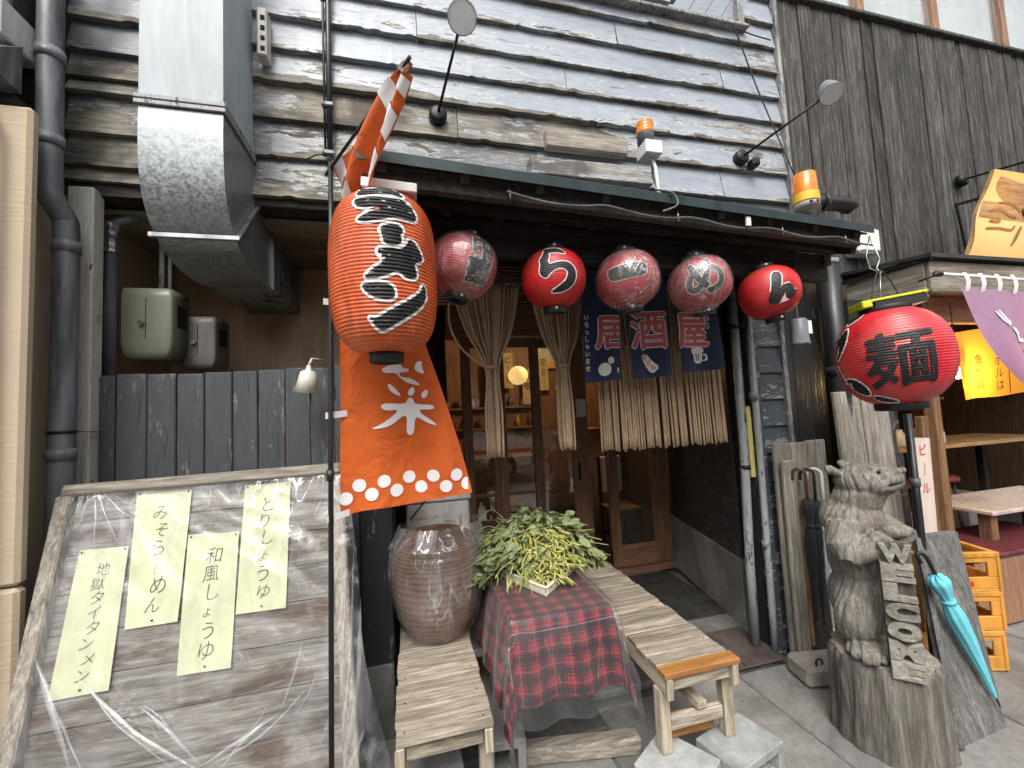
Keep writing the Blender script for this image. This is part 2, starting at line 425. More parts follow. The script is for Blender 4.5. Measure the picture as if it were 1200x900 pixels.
m_greyx = wood('weathered_grey_wood_lying', 'x', *GREYWOOD)
m_greyy = wood('weathered_grey_wood_deep', 'y', *GREYWOOD)
m_bench = wood('bench_board_wood', 'x', (.07, .055, .04), (.235, .20, .152), (.47, .425, .35), .75, .4, 1.0, ((.16, .085, .045), .57), .45)
m_benchz = wood('bench_leg_wood', 'z', (.13, .105, .075), (.33, .28, .21), (.52, .46, .37), .8, .4)
m_benchy = wood('bench_rail_wood', 'y', (.15, .12, .085), (.34, .29, .22), (.54, .48, .39), .8, .4)
m_varn = wood('varnished_edge_board', 'x', (.17, .07, .02), (.31, .135, .038), (.43, .22, .075), .4, .15, 1.0, None, .15, .5)
m_menu = wood('menu_board_plank', 'x', (.048, .043, .038), (.150, .138, .124), (.285, .27, .245), .7, .5, 1.0, ((.060, .033, .021), .50), .3)
m_door = wood('brown_door_wood', 'z', (.10, .05, .028), (.23, .12, .068), (.35, .20, .12), .5, .2, 1.0, None, .2, .4)
m_doorx = wood('brown_rail_wood', 'x', (.10, .05, .028), (.23, .12, .068), (.35, .20, .12), .5, .2, 1.0, None, .2, .4)
m_warm = wood('warm_post_wood', 'z', (.07, .035, .016), (.16, .085, .042), (.27, .16, .085), .6)
m_warmx = wood('warm_table_wood', 'x', (.14, .075, .035), (.30, .18, .085), (.45, .29, .15), .45, .2)
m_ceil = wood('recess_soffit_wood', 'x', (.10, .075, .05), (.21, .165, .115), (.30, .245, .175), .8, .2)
m_bear = wood('carved_bear_wood', 'z', (.06, .055, .048), (.165, .153, .133), (.31, .292, .258), .85, .6, 1.3, ((.16, .12, .085), .55))
m_stump = wood('stump_bark', 'z', (.030, .027, .024), (.092, .084, .073), (.19, .175, .155), .9, .9, .8, ((.10, .105, .065), .56))
def combed():
    m = M('beige_combed_render'); a = m.noise(9, 5, .6, .4, m.sc((.5, .5, 9))); b = m.noise(2.5, 5, .6); c = m.noise(70, 4, .6)
    col = m.ramp(m.math('ADD', m.math('MULTIPLY', a, .4), m.math('MULTIPLY', b, .6)), [(.3, (.43, .35, .25)), (.7, (.50, .41, .30))])
    return m.pr(col, .85, 0, m.bump(m.math('ADD', a, m.math('MULTIPLY', c, .5)), .5, .004), .25)
m_beige = combed()
m_recess = plain('recess_wall_render', (.60, .44, .29), .85, 0, .12, .2, 60)
m_white = plain('off_white_paint', (.62, .61, .58), .5, 0, .1)
m_conc = concrete('pavement_concrete', (.135, .131, .123), (.275, .267, .252), .72)
m_conc2 = concrete('doorstep_concrete', (.11, .108, .10), (.22, .215, .20), .7)
m_conc3 = concrete('rough_base_concrete', (.20, .195, .18), (.40, .39, .36), .9, 1, .7)
m_block = concrete('cinder_block_concrete', (.25, .26, .25), (.43, .44, .43), .95, 2.0, .8)
m_blockd = concrete('shaded_block_concrete', (.19, .195, .19), (.34, .345, .34), .95, 2.0, .8)  # darker copy of the block concrete, shade put into its colour
m_stone = concrete('base_stone', (.16, .145, .125), (.36, .33, .29), .9, 1.5, .8)
m_asph = concrete('asphalt', (.035, .035, .036), (.065, .065, .066), .9, 3, .6)
m_pipe = plain('grey_pvc_pipe', (.155, .168, .185), .45, 0, .3, .1, 60)
m_pipeb = plain('black_pipe', (.018, .019, .021), .4, 0, .3, .1, 60)
m_zpipe = worn_paint('galvanised_pipe_worn', 'z', (.20, .215, .22), (.32, .34, .345), (.4, .4, .4), ((.05, .05, .05), (.1, .1, .1), (.2, .19, .17)), amount=-.07, rough=.45)
m_iron = plain('black_iron', (.014, .014, .015), .45, .3, .3)
m_steel = plain('brushed_steel', (.42, .43, .44), .35, .9, .2)
m_alu = plain('aluminium_reflector', (.6, .6, .58), .25, .9, .1)
m_gutter = plain('dark_green_gutter', (.016, .034, .036), .35, .1, .25, .05)
m_roof = plain('dark_roof_sheet', (.03, .032, .034), .6, .2, .2)
m_wire = plain('grey_cable', (.12, .125, .125), .5, 0, .2)
m_wireb = plain('black_cable', (.014, .014, .014), .5, 0, .2)
m_ink = plain('black_ink', (.012, .012, .013), .55, 0, .2)
m_pen = plain('felt_pen_ink', (.035, .04, .034), .7, 0, .1)
m_pw = plain('white_print', (.78, .76, .73), .6, 0, .08)
m_paper = plain('yellow_menu_paper', (.50, .515, .335), .8, 0, .08)
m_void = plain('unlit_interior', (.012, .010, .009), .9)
m_plast = plain('white_plastic', (.68, .68, .66), .4, 0, .08)
m_cream = plain('cream_plastic', (.60, .57, .50), .4, 0, .1)
m_meter = plain('khaki_meter_case', (.235, .245, .18), .35, 0, .12)
m_meter2 = plain('grey_meter_case', (.17, .16, .155), .45, 0, .12)
m_glass = glass('window_glass', .06, .05); m_clear = glass('lamp_glass', .0, .02)
m_doorglass = glass('door_glass', .07, .03, (.88, .89, .87))
m_filmw = film('menu_film', .01, .020, (5, 2.2), .16, (1, 1, 1), .45, .30, (1.6, 1, .8), .10)
m_fold_glint = film('fold_glint_film', .07, .12, (6, 1.5), .22, (1, 1, 1), .3, .3, (1, 1, 1), .12)
def galv():
    m = M('galvanised_sheet'); v = m.vor(105, None, 'F1', 'Color'); s_ = nd(m.nt, 'SeparateColor', {0: v}).outputs[0]
    n = m.noise(3, 5, .6)
    c = m.ramp(m.math('ADD', m.math('MULTIPLY', s_, .75), m.math('MULTIPLY', n, .25)), [(.15, (.18, .20, .20)), (.8, (.31, .335, .332))])
    r = m.math('ADD', m.math('MULTIPLY', s_, .22), .32)
    return m.pr(c, r, .6, m.bump(n, .1, .02), .5)
m_galv = galv()
m_duct = plain('duct_sheet_upper', (.40, .445, .465), .5, 0, .08, .05, 8, .3)
# ------------------------------------------------------------------ ground
g = MB(); g.add([(-45, -45, -.02), (45, -45, -.02), (45, 30, -.02), (-45, 30, -.02)], [(0, 1, 2, 3)])
tag(g.build('road', m_asph), kind='structure')
pv = tag(part('pavement', MB().box(-6, 9, -1.6, 7, -.30, -.012, .004).mesh('pavement', m_conc2, V()), None), kind='structure')
xs = [-5.2, -4.3, -3.4, -2.5, -1.6, -.7, .2, .80, 1.695, 2.6, 3.5, 4.4, 5.3, 6.2]
ys = [-1.55, -.6, .3, 1.05, 2.02, 3.0]
for i in range(len(xs)-1):
    for j in range(len(ys)-1):
        if -1.2 < xs[i] < 1.6 and j == len(ys)-2: continue
        dz = random.uniform(-.004, .003)
        MB().box(xs[i]+.006, xs[i+1]-.006, ys[j]+.006, ys[j+1]-.006, -.06, dz, .007).build('paving_slab', m_conc, pv)
# raised concrete of the entrance
st = MB(); st.box(.86, 2.10, 2.06, 3.60, -.01, .035, .012)
tag(st.build('entrance_step', m_conc2), kind='structure')
st = MB(); st.box(-.24, .85, 1.86, 3.60, -.01, .022, .01)
tag(st.build('entrance_floor', m_conc2), kind='structure')
k = MB(); k.bar((.36, 1.835, .035), (.93, 1.73, .035), .07, .07, ch=.008)
k.alone('timber_kerb', m_greyx, 'weathered timber kerb lying on the pavement under the plaid table', 'timber', (.64, 1.78, 0))
# ------------------------------------------------------------------ the ramen shop building
shop = thing('ramen_shop', 'old ramen shop clad in flaking blue grey boards with lantern hung entrance', 'building', (.5, 2.2, 0))
YF = 2.15
def siding(x0, x1, zb, zt, wear, seed):
    rnd = random.Random(seed); nu = max(6, int((x1-x0)/.022)); mb = MB(); th = .016; ph = rnd.uniform(0, 99)
    lean = rnd.uniform(.028, .04); sag = rnd.uniform(-.006, .006)
    def edge(x): return zb + sag*sin(pi*(x-x0)/(x1-x0)) + .003*nz(x, ph, 0, 1.6) + .0035*nz(x, ph, 3, 12) + (-.0 if nz(x, ph, 7, 14) < .40 else .007)
    prof = [(0, 1.0), (.25, .75), (.5, .5), (.75, .25), (.93, .07), (1.0, 0.0), (1.0, -.001), (.55, -.002)]
    def fn(u, v):
        x = x0+(x1-x0)*u; i = v*(len(prof)-1); d, h = prof[int(round(i))]
        z = edge(x) + (zt+.02-edge(x))*max(h, 0)
        y = YF - lean*d + .0025*nz(x, z, ph, 4)
        if i >= 6.5: y = YF + .004
        elif i >= 5.5: y += .0025
        return (x, y, z)
    def wt(u, v):
        i = int(round(v*(len(prof)-1))); d, h = prof[i]; x = x0+(x1-x0)*u
        e = max(0, 1-max(h, 0)*4.2); w_ = wear(x, zb)
        return min(1, max(0, w_ + .46*e*(.6+nz(x, ph, 1, 1.5)) + .20*nz(x, ph, 5, 1.1)))
    mb.grid(fn, nu, len(prof)-1, False, None, wt)
    mb.box(x0, x1, YF+.006, YF+.03, zb-.004, zt, .002)
    mb.w = {**{i: .5 for i in range(len(mb.v))}, **mb.w}
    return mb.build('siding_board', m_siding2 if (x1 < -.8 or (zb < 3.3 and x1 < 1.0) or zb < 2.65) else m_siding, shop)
def wear_main(x, z):
    a = .46 if z < 2.7 else .36 if z < 2.9 else .56 if z < 3.10 else .30 if z < 3.3 else .27
    if x < .4: a -= .02
    if x > 1.5 and z < 3.1: a -= .14
    return a
edges = [2.585, 2.792, 2.985, 3.172, 3.345, 3.525, 3.703, 3.882, 4.06, 4.24, 4.42]
splits = {0: [1.35], 1: [.75, 1.98], 2: [.30], 3: [1.62], 4: [.95], 5: [.1, 2.05], 6: [1.30], 7: [.62], 8: [1.7], 9: []}
for i in range(10):
    zb, zt = edges[i], edges[i+1]; ends = [-.90]+splits[i]+[2.50]
    for a, b in zip(ends[:-1], ends[1:]):
        if zb > 3.95 and b > 2.3:
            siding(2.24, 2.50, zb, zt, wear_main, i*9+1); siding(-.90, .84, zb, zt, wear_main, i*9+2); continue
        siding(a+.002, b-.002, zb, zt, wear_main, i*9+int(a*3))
le = [2.605, 2.668, 2.822, 3.012, 3.078, 3.204, 3.365, 3.53, 3.70, 3.87]
lw = [.72, .66, .58, .56, .66, .30, .34, .3, .3]
for i in range(9): siding(-1.47, -.905, le[i], le[i+1], (lambda x, z, a=lw[i]: a), 300+i)
MB().box(-1.48, 2.52, YF+.034, YF+.12, 2.60, 4.5).build('wall_backing', m_dark, shop)
# upper window recess
MB().box(.82, 2.26, YF-.075, YF+.02, 3.955, 3.978, .004).build('window_sill', m_trim, shop)
MB().box(2.195, 2.238, YF-.06, YF+.05, 3.982, 4.5, .004).build('window_jamb', m_trim, shop)
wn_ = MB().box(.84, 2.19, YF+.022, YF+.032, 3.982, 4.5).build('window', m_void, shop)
for i in range(4):
    x = 1.74+i*.125
    MB().bar((x, YF-.01, 3.99), (x+.26, YF-.01, 4.36), .10, .012, (0, 1, 0)).build('shutter_slat', m_siding, wn_)
MB().box(2.502, 2.530, YF-.05, YF+.05, 2.56, 4.5, .005).build('corner_trim', m_trim, shop)
MB().box(-.95, 2.50, YF-.012, YF+.10, 2.545, 2.582, .004).build('sill_beam', m_dark, shop)
MB().box(-1.47, -.96, YF-.005, YF+.10, 2.565, 2.600, .004).build('sill_beam', m_trim, shop)
MB().box(-1.56, -.235, 2.14, 2.252, 2.542, 2.598).build('recess_head', m_dark, shop)
MB().box(-1.56, -.235, 2.14, 3.02, 2.60, 2.64).build('recess_cover', m_dark, shop)
# plaster-faced post, left recess with its walls
MB().box(-1.395, -1.300, 2.10, 2.17, 0, 2.562, .006).build('post', m_post, shop)
MB().box(-1.52, -.262, 2.96, 3.02, 0, 2.56).build('recess_wall', m_recess, shop)
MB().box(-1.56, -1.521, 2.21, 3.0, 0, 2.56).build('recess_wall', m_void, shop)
MB().box(-.259, -.235, 2.23, 2.955, 0, 2.56).build('recess_wall', m_dark, shop)
for i in range(4): MB().box(-1.518, -.262, 2.255+i*.175, 2.255+i*.175+.172, 2.515+.004*(i % 2), 2.54, .003).build('soffit_board', m_ceil, shop)
# black post on a concrete foot
pst = MB().box(-.245, -.105, 2.09, 2.22, .36, 2.54, .005).build('post', m_black, shop)
MB().box(-.24, -.11, 2.095, 2.215, 0, .357, .008).build('post_foot', m_conc2, pst)
# entrance recess: ceiling, header, right wall
MB().box(-.10, 2.5, 2.10, 2.14, 2.33, 2.54, .004).build('header_beam', m_dark, shop)
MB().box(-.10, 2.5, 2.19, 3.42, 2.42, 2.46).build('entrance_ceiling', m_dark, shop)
MB().box(-.234, -.10, 2.24, 3.42, 0, 2.42).build('entrance_side', m_darkz, shop)
bl = MB().box(.12, .93, 2.27, 2.275, 2.10, 2.33, .001).build('bamboo_blind', m_dark, shop)
for i in range(14): MB().tube([(.12, 2.262, 2.11+i*.017), (.93, 2.262, 2.11+i*.017+.004*sin(i))], .006, 6).build('bamboo_slat', m_doorx, bl)
A, B = V((2.02, 2.30, 0)), V((2.29, 3.42, 0))
for i in range(11):
    z0 = .48+i*.18
    MB().bar(A+V((.03, 0, z0+.09)), B+V((.03, 0, z0+.09)), .184, .018, V((B-A).y*V((1, 0, 0))-V((0, (B-A).x, 0))).normalized(), .003).build('side_board', m_blackx, shop)
MB().prism([A+V((.008, .0, .03)), B+V((.008, 0, .03)), B+V((.12, 0, .03)), A+V((.12, 0, .03))], (0, 0, .445)).build('side_wall_base', m_conc3, shop)
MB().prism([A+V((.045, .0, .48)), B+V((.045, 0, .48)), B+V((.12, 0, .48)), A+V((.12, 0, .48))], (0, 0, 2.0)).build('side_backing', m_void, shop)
# front pier right of the entrance
for i in range(12):
    z0 = .03+i*.163
    MB().bar((2.075, 2.085-.0, z0+.083), (2.26, 2.085, z0+.083), .172, .016, (0, -1, .11), .003).build('pier_board', m_pier, shop)
MB().box(2.255, 2.285, 2.055, 2.12, .0, 2.36, .004).build('pier_trim', m_trim, shop)
MB().box(2.035, 2.073, 2.06, 2.14, .0, 2.36, .004).build('pier_trim', m_pier, shop)
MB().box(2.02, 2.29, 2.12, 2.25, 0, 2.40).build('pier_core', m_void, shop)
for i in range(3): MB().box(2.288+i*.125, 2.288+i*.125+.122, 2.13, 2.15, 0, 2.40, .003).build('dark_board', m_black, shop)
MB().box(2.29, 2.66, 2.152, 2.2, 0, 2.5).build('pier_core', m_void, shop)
# ------------------------------------------------------------------ door wall
YD = 3.40
MB().box(.30, 2.30, YD-.04, YD+.16, 2.14, 2.42, .004).build('door_lintel', m_doorx, shop)
MB().box(.30, 2.29, YD-.04, YD+.16, .022, .075, .004).build('door_sill', m_doorx, shop)
MB().box(-.10, .30, YD, YD+.05, 0, 2.42).build('door_side_wall', m_darkz, shop)
def door(name, x0, x1, y, stiles, rails, label):
    d = part(name, MB().box(x0, x1, y, y+.036, rails[0][0], rails[0][1], .003).mesh(name, m_doorx, wl(shop)), shop); d['label'] = label
    for a, b in stiles: MB().box(a, b, y-.001, y+.037, .085, 2.13, .003).build('stile', m_door, d)
    for a, b in rails[1:]: MB().box(x0+.004, x1-.004, y+.002, y+.034, a, b, .003).build('rail', m_doorx, d)
    MB().box(x0+.02, x1-.02, y+.016, y+.020, .1, 2.1, .0005).build('glass_pane', m_doorglass, d)
    return d
d1 = door('sliding_door', .42, 1.055, YD, [(.42, .50), (.665, .785), (1.02, 1.10)], [(.08, .20), (2.05, 2.13), (.80, .83)], 'brown sliding door behind the tied rope bunch')
d2 = door('sliding_door', 1.10, 1.53, YD+.045, [(1.385, 1.545)], [(.08, .20), (2.05, 2.13)], 'middle sliding door with the broad stile')
d3 = door('sliding_door', 1.69, 2.285, YD+.0, [(1.69, 1.785), (2.125, 2.285)], [(.085, .26), (2.05, 2.13)], 'right sliding door below the loose rope curtain')
MB().box(1.43, 1.45, YD+.032, YD+.044, .86, 1.02, .004).build('door_pull', m_iron, d2)
MB().box(.72, .74, YD-.010, YD-.001, .78, .94, .004).build('door_pull', m_zpipe, d1)
MB().box(1.44, 1.53, YD+.030, YD+.0435, 1.42, 1.58, .001).build('notice', m_pw, d2)
# room behind the doors
rm = thing('dining_room', 'dim dining room seen through the brown sliding doors', 'room', (1.2, 5.0, 0))
MB().box(-.3, 3.2, 6.0, 6.05, 0, 2.6).build('back_wall', m_door, rm); MB().box(-.35, -.3, 3.6, 6.0, 0, 2.6).build('side_wall', m_door, rm)
MB().box(3.2, 3.25, 3.6, 6.0, 0, 2.6).build('side_wall', m_door, rm); MB().box(-.3, 3.2, 3.6, 6.0, 2.6, 2.65).build('ceiling', m_door, rm)
MB().box(-.3, 3.2, 3.61, 6.0, -.02, .03).build('room_floor', m_void, rm)
MB().box(.2, 1.5, 5.0, 5.45, .0, .95, .01).build('counter', m_doorx, rm)
MB().box(.2, 1.9, 5.88, 5.99, 1.25, 1.28, .003).build('shelf', m_warmx, rm)
MB().box(.2, 1.9, 5.88, 5.99, 1.55, 1.58, .003).build('shelf', m_warmx, rm)
# ------------------------------------------------------------------ beige house on the left
bh = thing('beige_house', 'beige rendered house at the far left edge with a grey eave flashing', 'building', (-1.8, 1.85, 0))
for a, b in ((0, .985), (.992, 2.70)): MB().box(-3.4, -1.306, 1.80, 1.845, a, b, .012).build('wall_panel', m_beige, bh)
MB().box(-3.4, -1.43, 1.847, 3.0, 0, 2.698).build('wall_core', m_beige, bh)
MB().box(-3.4, -1.40, 1.86, 2.06, 2.702, 2.78).build('wall_head', m_dark, bh)
MB().prism([(-3.4, 1.86, 2.78), (-3.4, 1.70, 2.80), (-3.4, 1.70, 2.83), (-3.4, 1.86, 2.97)], (2.02, 0, 0)).build('eave_flashing', m_pipe, bh)
MB().box(-3.4, -1.405, 1.80, 1.98, 2.972, 3.12, .006).build('upper_band', m_white, bh)
MB().box(-3.4, -1.42, 1.99, 2.4, 2.705, 3.6).build('upper_core', m_dark, bh)
MB().box(-3.4, -1.42, 1.86, 1.98, 3.122, 3.5, .006).build('upper_wall', m_dark, bh)
MB().tube([(-1.378, 1.745, 0), (-1.398, 1.745, 2.62), (-1.45, 1.79, 2.72)], .018, 8).build('cable_pipe', m_pipeb, bh)
# ------------------------------------------------------------------ drainpipe
dp = thing('drainpipe', 'thick grey drainpipe with an offset bend beside the beige house', 'pipe', (-1.33, 2.0, 0))
pp = catmull([(-1.360, 1.95, 3.15), (-1.356, 1.95, 2.80), (-1.352, 1.95, 2.50), (-1.346, 1.952, 2.43), (-1.332, 1.99, 2.37), (-1.326, 2.0, 2.30), (-1.325, 2.0, 1.9), (-1.328, 2.0, 1.0), (-1.330, 2.0, 0)], 5)
pp = [V((-1.366, 1.95, 3.75))]+pp
MB().tube(pp, .040, 18).build('pipe', m_pipe, dp)
for z, x, y in ((3.02, -1.3585, 1.95), (2.66, -1.3545, 1.95), (2.25, -1.325, 2.0), (1.42, -1.3265, 2.0)):
    MB().tube([(x, y, z-.022), (x, y, z+.022)], .0452, 18).build('pipe_joint', m_pipe, dp)
MB().tube([(-1.3265, 2.0, 1.50), (-1.3265, 2.0, 1.512)], .0437, 18).build('strap', m_iron, dp)
MB().bar((-1.288, 2.0, 1.506), (-1.285, 2.14, 1.50), .012, .003).build('strap_arm', m_iron, dp)
fp = thing('riser_pipe', 'thin dark riser pipe wrapped in foil beside the khaki meter', 'pipe', (-1.335, 2.27, 1.2))
MB().tube([(-1.335, 2.27, 1.2), (-1.335, 2.27, 2.38), (-1.315, 2.27, 2.48), (-1.23, 2.28, 2.52)], .024, 10).build('pipe', m_pipe, fp)
fo = MB()
for i in range(9): fo.tube([(-1.335+random.uniform(-.004, .004), 2.268, 2.33+i*.016), (-1.335, 2.268, 2.346+i*.016)], [.027, .031][::1 if i % 2 else -1], 9, True, False)
fo.build('foil_wrap', m_alu, fp)
# ------------------------------------------------------------------ ventilation duct
du = thing('ventilation_duct', 'galvanised ventilation duct bending into the recess above the meters', 'duct', (-.84, 1.98, 2.3))
DX0, DX1 = -.978, -.690
def rect_sweep(rings, lip=0):
    """rings: (front point, back point) in the YZ plane; four sheets between the two sides"""
    m = MB(); n = len(rings); vs = []
    for (fy, fz), (by, bz) in rings: vs += [(DX0, fy, fz), (DX1, fy, fz), (DX1, by, bz), (DX0, by, bz)]
    fs = [(i*4+k, i*4+(k+1) % 4, i*4+4+(k+1) % 4, i*4+4+k) for i in range(n-1) for k in range(4)]
    return m.add(vs, fs)
rect_sweep([((1.80, 4.6), (2.13, 4.6)), ((1.80, 2.785), (2.13, 2.785))]).build('duct_shaft', m_duct, du)
fl_ = MB()
for z in (2.775, 2.752): fl_.box(DX0-.012, DX1+.012, 1.788, 1.80, z, z+.018, .002); fl_.box(DX1, DX1+.012, 1.80, 2.13, z, z+.018, .002)
fl_.build('flange', m_zpipe, du)
up_ = [((1.80, 2.75), (2.13, 2.75)), ((1.797, 2.66), (2.133, 2.71)), ((1.80, 2.56), (2.137, 2.67)), ((1.808, 2.48), (2.142, 2.64)), ((1.825, 2.41), (2.147, 2.61)), ((1.852, 2.355), (2.152, 2.59)), ((1.885, 2.312), (2.157, 2.57)), ((1.920, 2.285), (2.162, 2.555))]
up_ = [(tuple(a.yz), tuple(b.yz)) for a, b in zip(catmull([(0, *f) for f, b in up_], 4), catmull([(0, *b) for f, b in up_], 4))]
rect_sweep(up_).build('duct_elbow', m_galv, du)
f0, b0 = up_[-1]
m_ = MB()
m_.bar((DX0-.02, f0[0]-.010, f0[1]-.002), (DX1+.02, f0[0]-.010, f0[1]-.002), .018, .020); m_.bar((DX1+.012, f0[0]-.008, f0[1]), (DX1+.012, b0[0], b0[1]), .022, .018)
m_.build('flange', m_steel, du)
lo = [(f0, b0), ((1.965, 2.250), (2.20, 2.575)), ((2.03, 2.222), (2.25, 2.59)), ((2.11, 2.203), (2.30, 2.597)), ((2.20, 2.196), (2.345, 2.60)), ((2.29, 2.200), (2.365, 2.60)), ((2.38, 2.215), (2.382, 2.60))]
lo = [(tuple(a.yz), tuple(b.yz)) for a, b in zip(catmull([(0, *f) for f, b in lo], 4), catmull([(0, *b) for f, b in lo], 4))]
rect_sweep(lo).build('duct_elbow', m_galv, du)
f1, b1 = lo[-1]
MB().box(DX1-.002, DX1+.016, 2.372, 2.396, f1[1]-.012, 2.61, .002).build('flange', m_steel, du)
rect_sweep([(f1, b1), ((2.95, f1[1]-.0), (2.95, 2.56))]).build('duct_run', m_zpipe, du)
# ------------------------------------------------------------------ meters in the recess
def meter(x, y, z, wx, wz, mat, label):
    t = thing('electric_meter', label, 'meter', (x, y, z))
    pr = [(-.5, .07), (-.475, .02), (-.44, 0), (.44, 0), (.475, .02), (.5, .07), (.5, 1), (-.5, 1)]
    b = MB(); n = 9; rows = []
    for j in range(n+1):
        v = j/n; zz = z-wz/2+wz*v; k = 1-.22*max(0, .16-v)/.16-.07*max(0, v-.93)/.07
        rows.append([(x+wx*p*k, y+.17*q+.03*(1-k), zz) for p, q in pr])
    vs = [p for r in rows for p in r]; m = len(pr)
    fs = [(j*m+i, j*m+(i+1) % m, (j+1)*m+(i+1) % m, (j+1)*m+i) for j in range(n) for i in range(m)]+[list(range(m))[::-1], list(range(n*m, n*m+m))]
    b.add(vs, fs, True); b.build('meter_case', mat, t)
    MB().box(x+wx*.495, x+wx*.52, y+.045, y+.13, z-.01, z+wz*.30, .004).build('reading_window', m_void, t)
    MB().box(x-.001, x+.001, y-.003, y+.002, z-wz*.22, z+wz*.36, .0004).build('seam', m_iron, t)
    MB().tube([(x-.015, y-.016, z), (x-.015, y+.004, z)], .011, 8).build('screw', m_steel, t)
    return t
meter(-1.215, 2.31, 2.008, .215, .345, m_meter, 'khaki green electric meter case above the left of the fence')
meter(-1.065, 2.46, 1.940, .165, .275, m_meter2, 'grey electric meter case behind the khaki one')
cq = thing('conduit_pair', 'two pale conduits dropping from the duct onto the khaki meter', 'conduit', (-1.1, 2.4, 2.2))
for dx in (0, .035): MB().tube([(-1.20+dx, 2.41, 2.14), (-1.20+dx, 2.41, 2.5)], .013 if dx == 0 else .009, 8).build('conduit', m_zpipe, cq)
# ------------------------------------------------------------------ black board fence in front of the recess
fe = thing('board_fence', 'black fence of upright worn boards below the electric meters', 'fence', (-.8, 2.15, 0))
fx = [-1.298, -1.239, -1.123, -1.011, -.902, -.79, -.685, -.57, -.46, -.352, -.250]
for i in range(10):
    MB().box(fx[i]+.0025, fx[i+1]-.0025, 2.142+random.uniform(0, .006), 2.166, 0, 1.738+random.uniform(-.006, .008)+.003*i, .004).build('fence_board', m_fence, fe)
MB().box(-1.29, -.255, 2.168, 2.2, 1.60, 1.66).build('fence_rail', m_black, fe)
# ------------------------------------------------------------------ leaning menu board
def BY(z): return 1.95-.36*(1.27-z)
mbd = thing('menu_board', 'leaning grey plank board that holds the handwritten yellow menus', 'board', (-.75, 1.7, 0))
pz = [1.262, 1.165, 1.055, .935, .815, .69, .56, .425, .29, .15, .02]
for i in range(len(pz)-1):
    za, zb = pz[i]-.0025, pz[i+1]+.0025
    xl = lambda z: -1.235+.05*(1.27-z); xr = lambda z: -.325+.085*(1.27-z)
    q = MB(); th = V((0, .020, .007))
    dy = random.uniform(-.002, .003)
    q.grid(lambda u, v: (xl(za)+(xr(za)-xl(za))*u, BY(za+(zb-za)*v)+dy+.0015*nz(u*9, v, i), za+(zb-za)*v+.003*nz(u*4, i)), 14, 3, False)
    q.prism([(xl(za), BY(za)+.004, za), (xr(za), BY(za)+.004, za), (xr(zb), BY(zb)+.004, zb), (xl(zb), BY(zb)+.004, zb)], th)
    q.build('board_plank', m_menu, mbd)
MB().bar((-1.275, BY(1.285)-.012, 1.278), (-.30, BY(1.285)-.012, 1.288), .045, .05, (0, -1, .4), .006).build('top_rail', m_greyx, mbd)
MB().bar((-1.262, BY(1.27)-.012, 1.262), (-1.185, BY(0)-.012, 0), .05, .05, (0, -1, .3), .006).build('side_rail', m_grey, mbd)
MB().bar((-.318, BY(1.26)-.0, 1.258), (-.205, BY(0)-.0, 0), .05, .045, (0, -1, .3), .006).build('side_rail', m_grey, mbd)
# four handwritten menus, each tacked to the planks
def sheet(px, text, label, ink=m_pen, paper=m_paper):
    C4 = [V(P(x, y, Y=1.8)) for x, y in px]; out = []
    for x, y in px:      # onto the leaning plane
        d = FW + RT*((x-600)/FPX) + UP*((450-y)/FPX); k = .36
        t = (1.95-k*1.27+k*CAM.z)/(d.y-k*d.z); out.append(CAM+d*t)
    TL, TR, BR, BL = out; nrm = V((0, -1, .36)).normalized()
    lift = lambda u, v: .007+.002*nz(u*3, v*3, TL.x*9)+.016*max(0, v-.86)*(u > .5)+.012*max(0, u-.9)*3*v
    f = lambda u, v: (TL*(1-u)+TR*u)*(1-v)+(BL*(1-u)+BR*u)*v + nrm*lift(u, v)
    base = f(.5, .5)
    t = thing('menu_sheet', label, 'menu', base, 'handwritten menu sheets')
    MB().grid(f, 6, 14).build('paper', paper, t)
    mm = MB(); n = len(text); W = (TR-TL).length; H = (BL-TL).length
    rn = random.Random(n*7+int(px[0][0]))
    top, bot = .11, .93; st = (bot-top)/n; sz = min(.62, st*H/W*1.0)
    for i, ch in enumerate(text):
        k = sz*(.72 if ch in 'ょゅ' else 1.0)*rn.uniform(.9, 1.08)
        cx, cy = .52+rn.uniform(-.05, .05), top+st*(i+.5)
        r_ = rn.uniform(-.10, .10)+(pi/2 if ch == 'ー' and False else 0)
        fn = lambda x, y: f(cx+x, cy-y*W/H)+nrm*.0014
        c2 = '｜' if ch == 'ー' else ch
        glyph(mm, c2, fn, k, 0, 0, -.012, .92, .16, r_, .2)
    mm.build('handwriting', ink, t)
    pins = MB()
    for u, v in ((.06, .02), (.94, .02), (.5, .965)): pins.tube([f(u, v)+nrm*.0005, f(u, v)+nrm*.004], .0035, 6)
    pins.build('tacks', m_iron, t)
sheet(((95, 645), (152, 640), (130, 808), (57, 822)), '地獄タイタンメン', 'yellow menu sheet lowest at the left, handwritten 地獄タイタンメン')
sheet(((162, 577), (226, 573), (210, 728), (147, 738)), 'みそらーめん', 'yellow menu sheet handwritten みそらーめん under the top rail')
sheet(((222, 627), (281, 623), (272, 782), (208, 792)), '和風しょうゆ', 'yellow menu sheet handwritten 和風しょうゆ, set lower than its neighbours')
sheet(((288, 569), (341, 565), (336, 712), (277, 720)), 'とりしょうゆ', 'yellow menu sheet handwritten とりしょうゆ beside the banner pole')
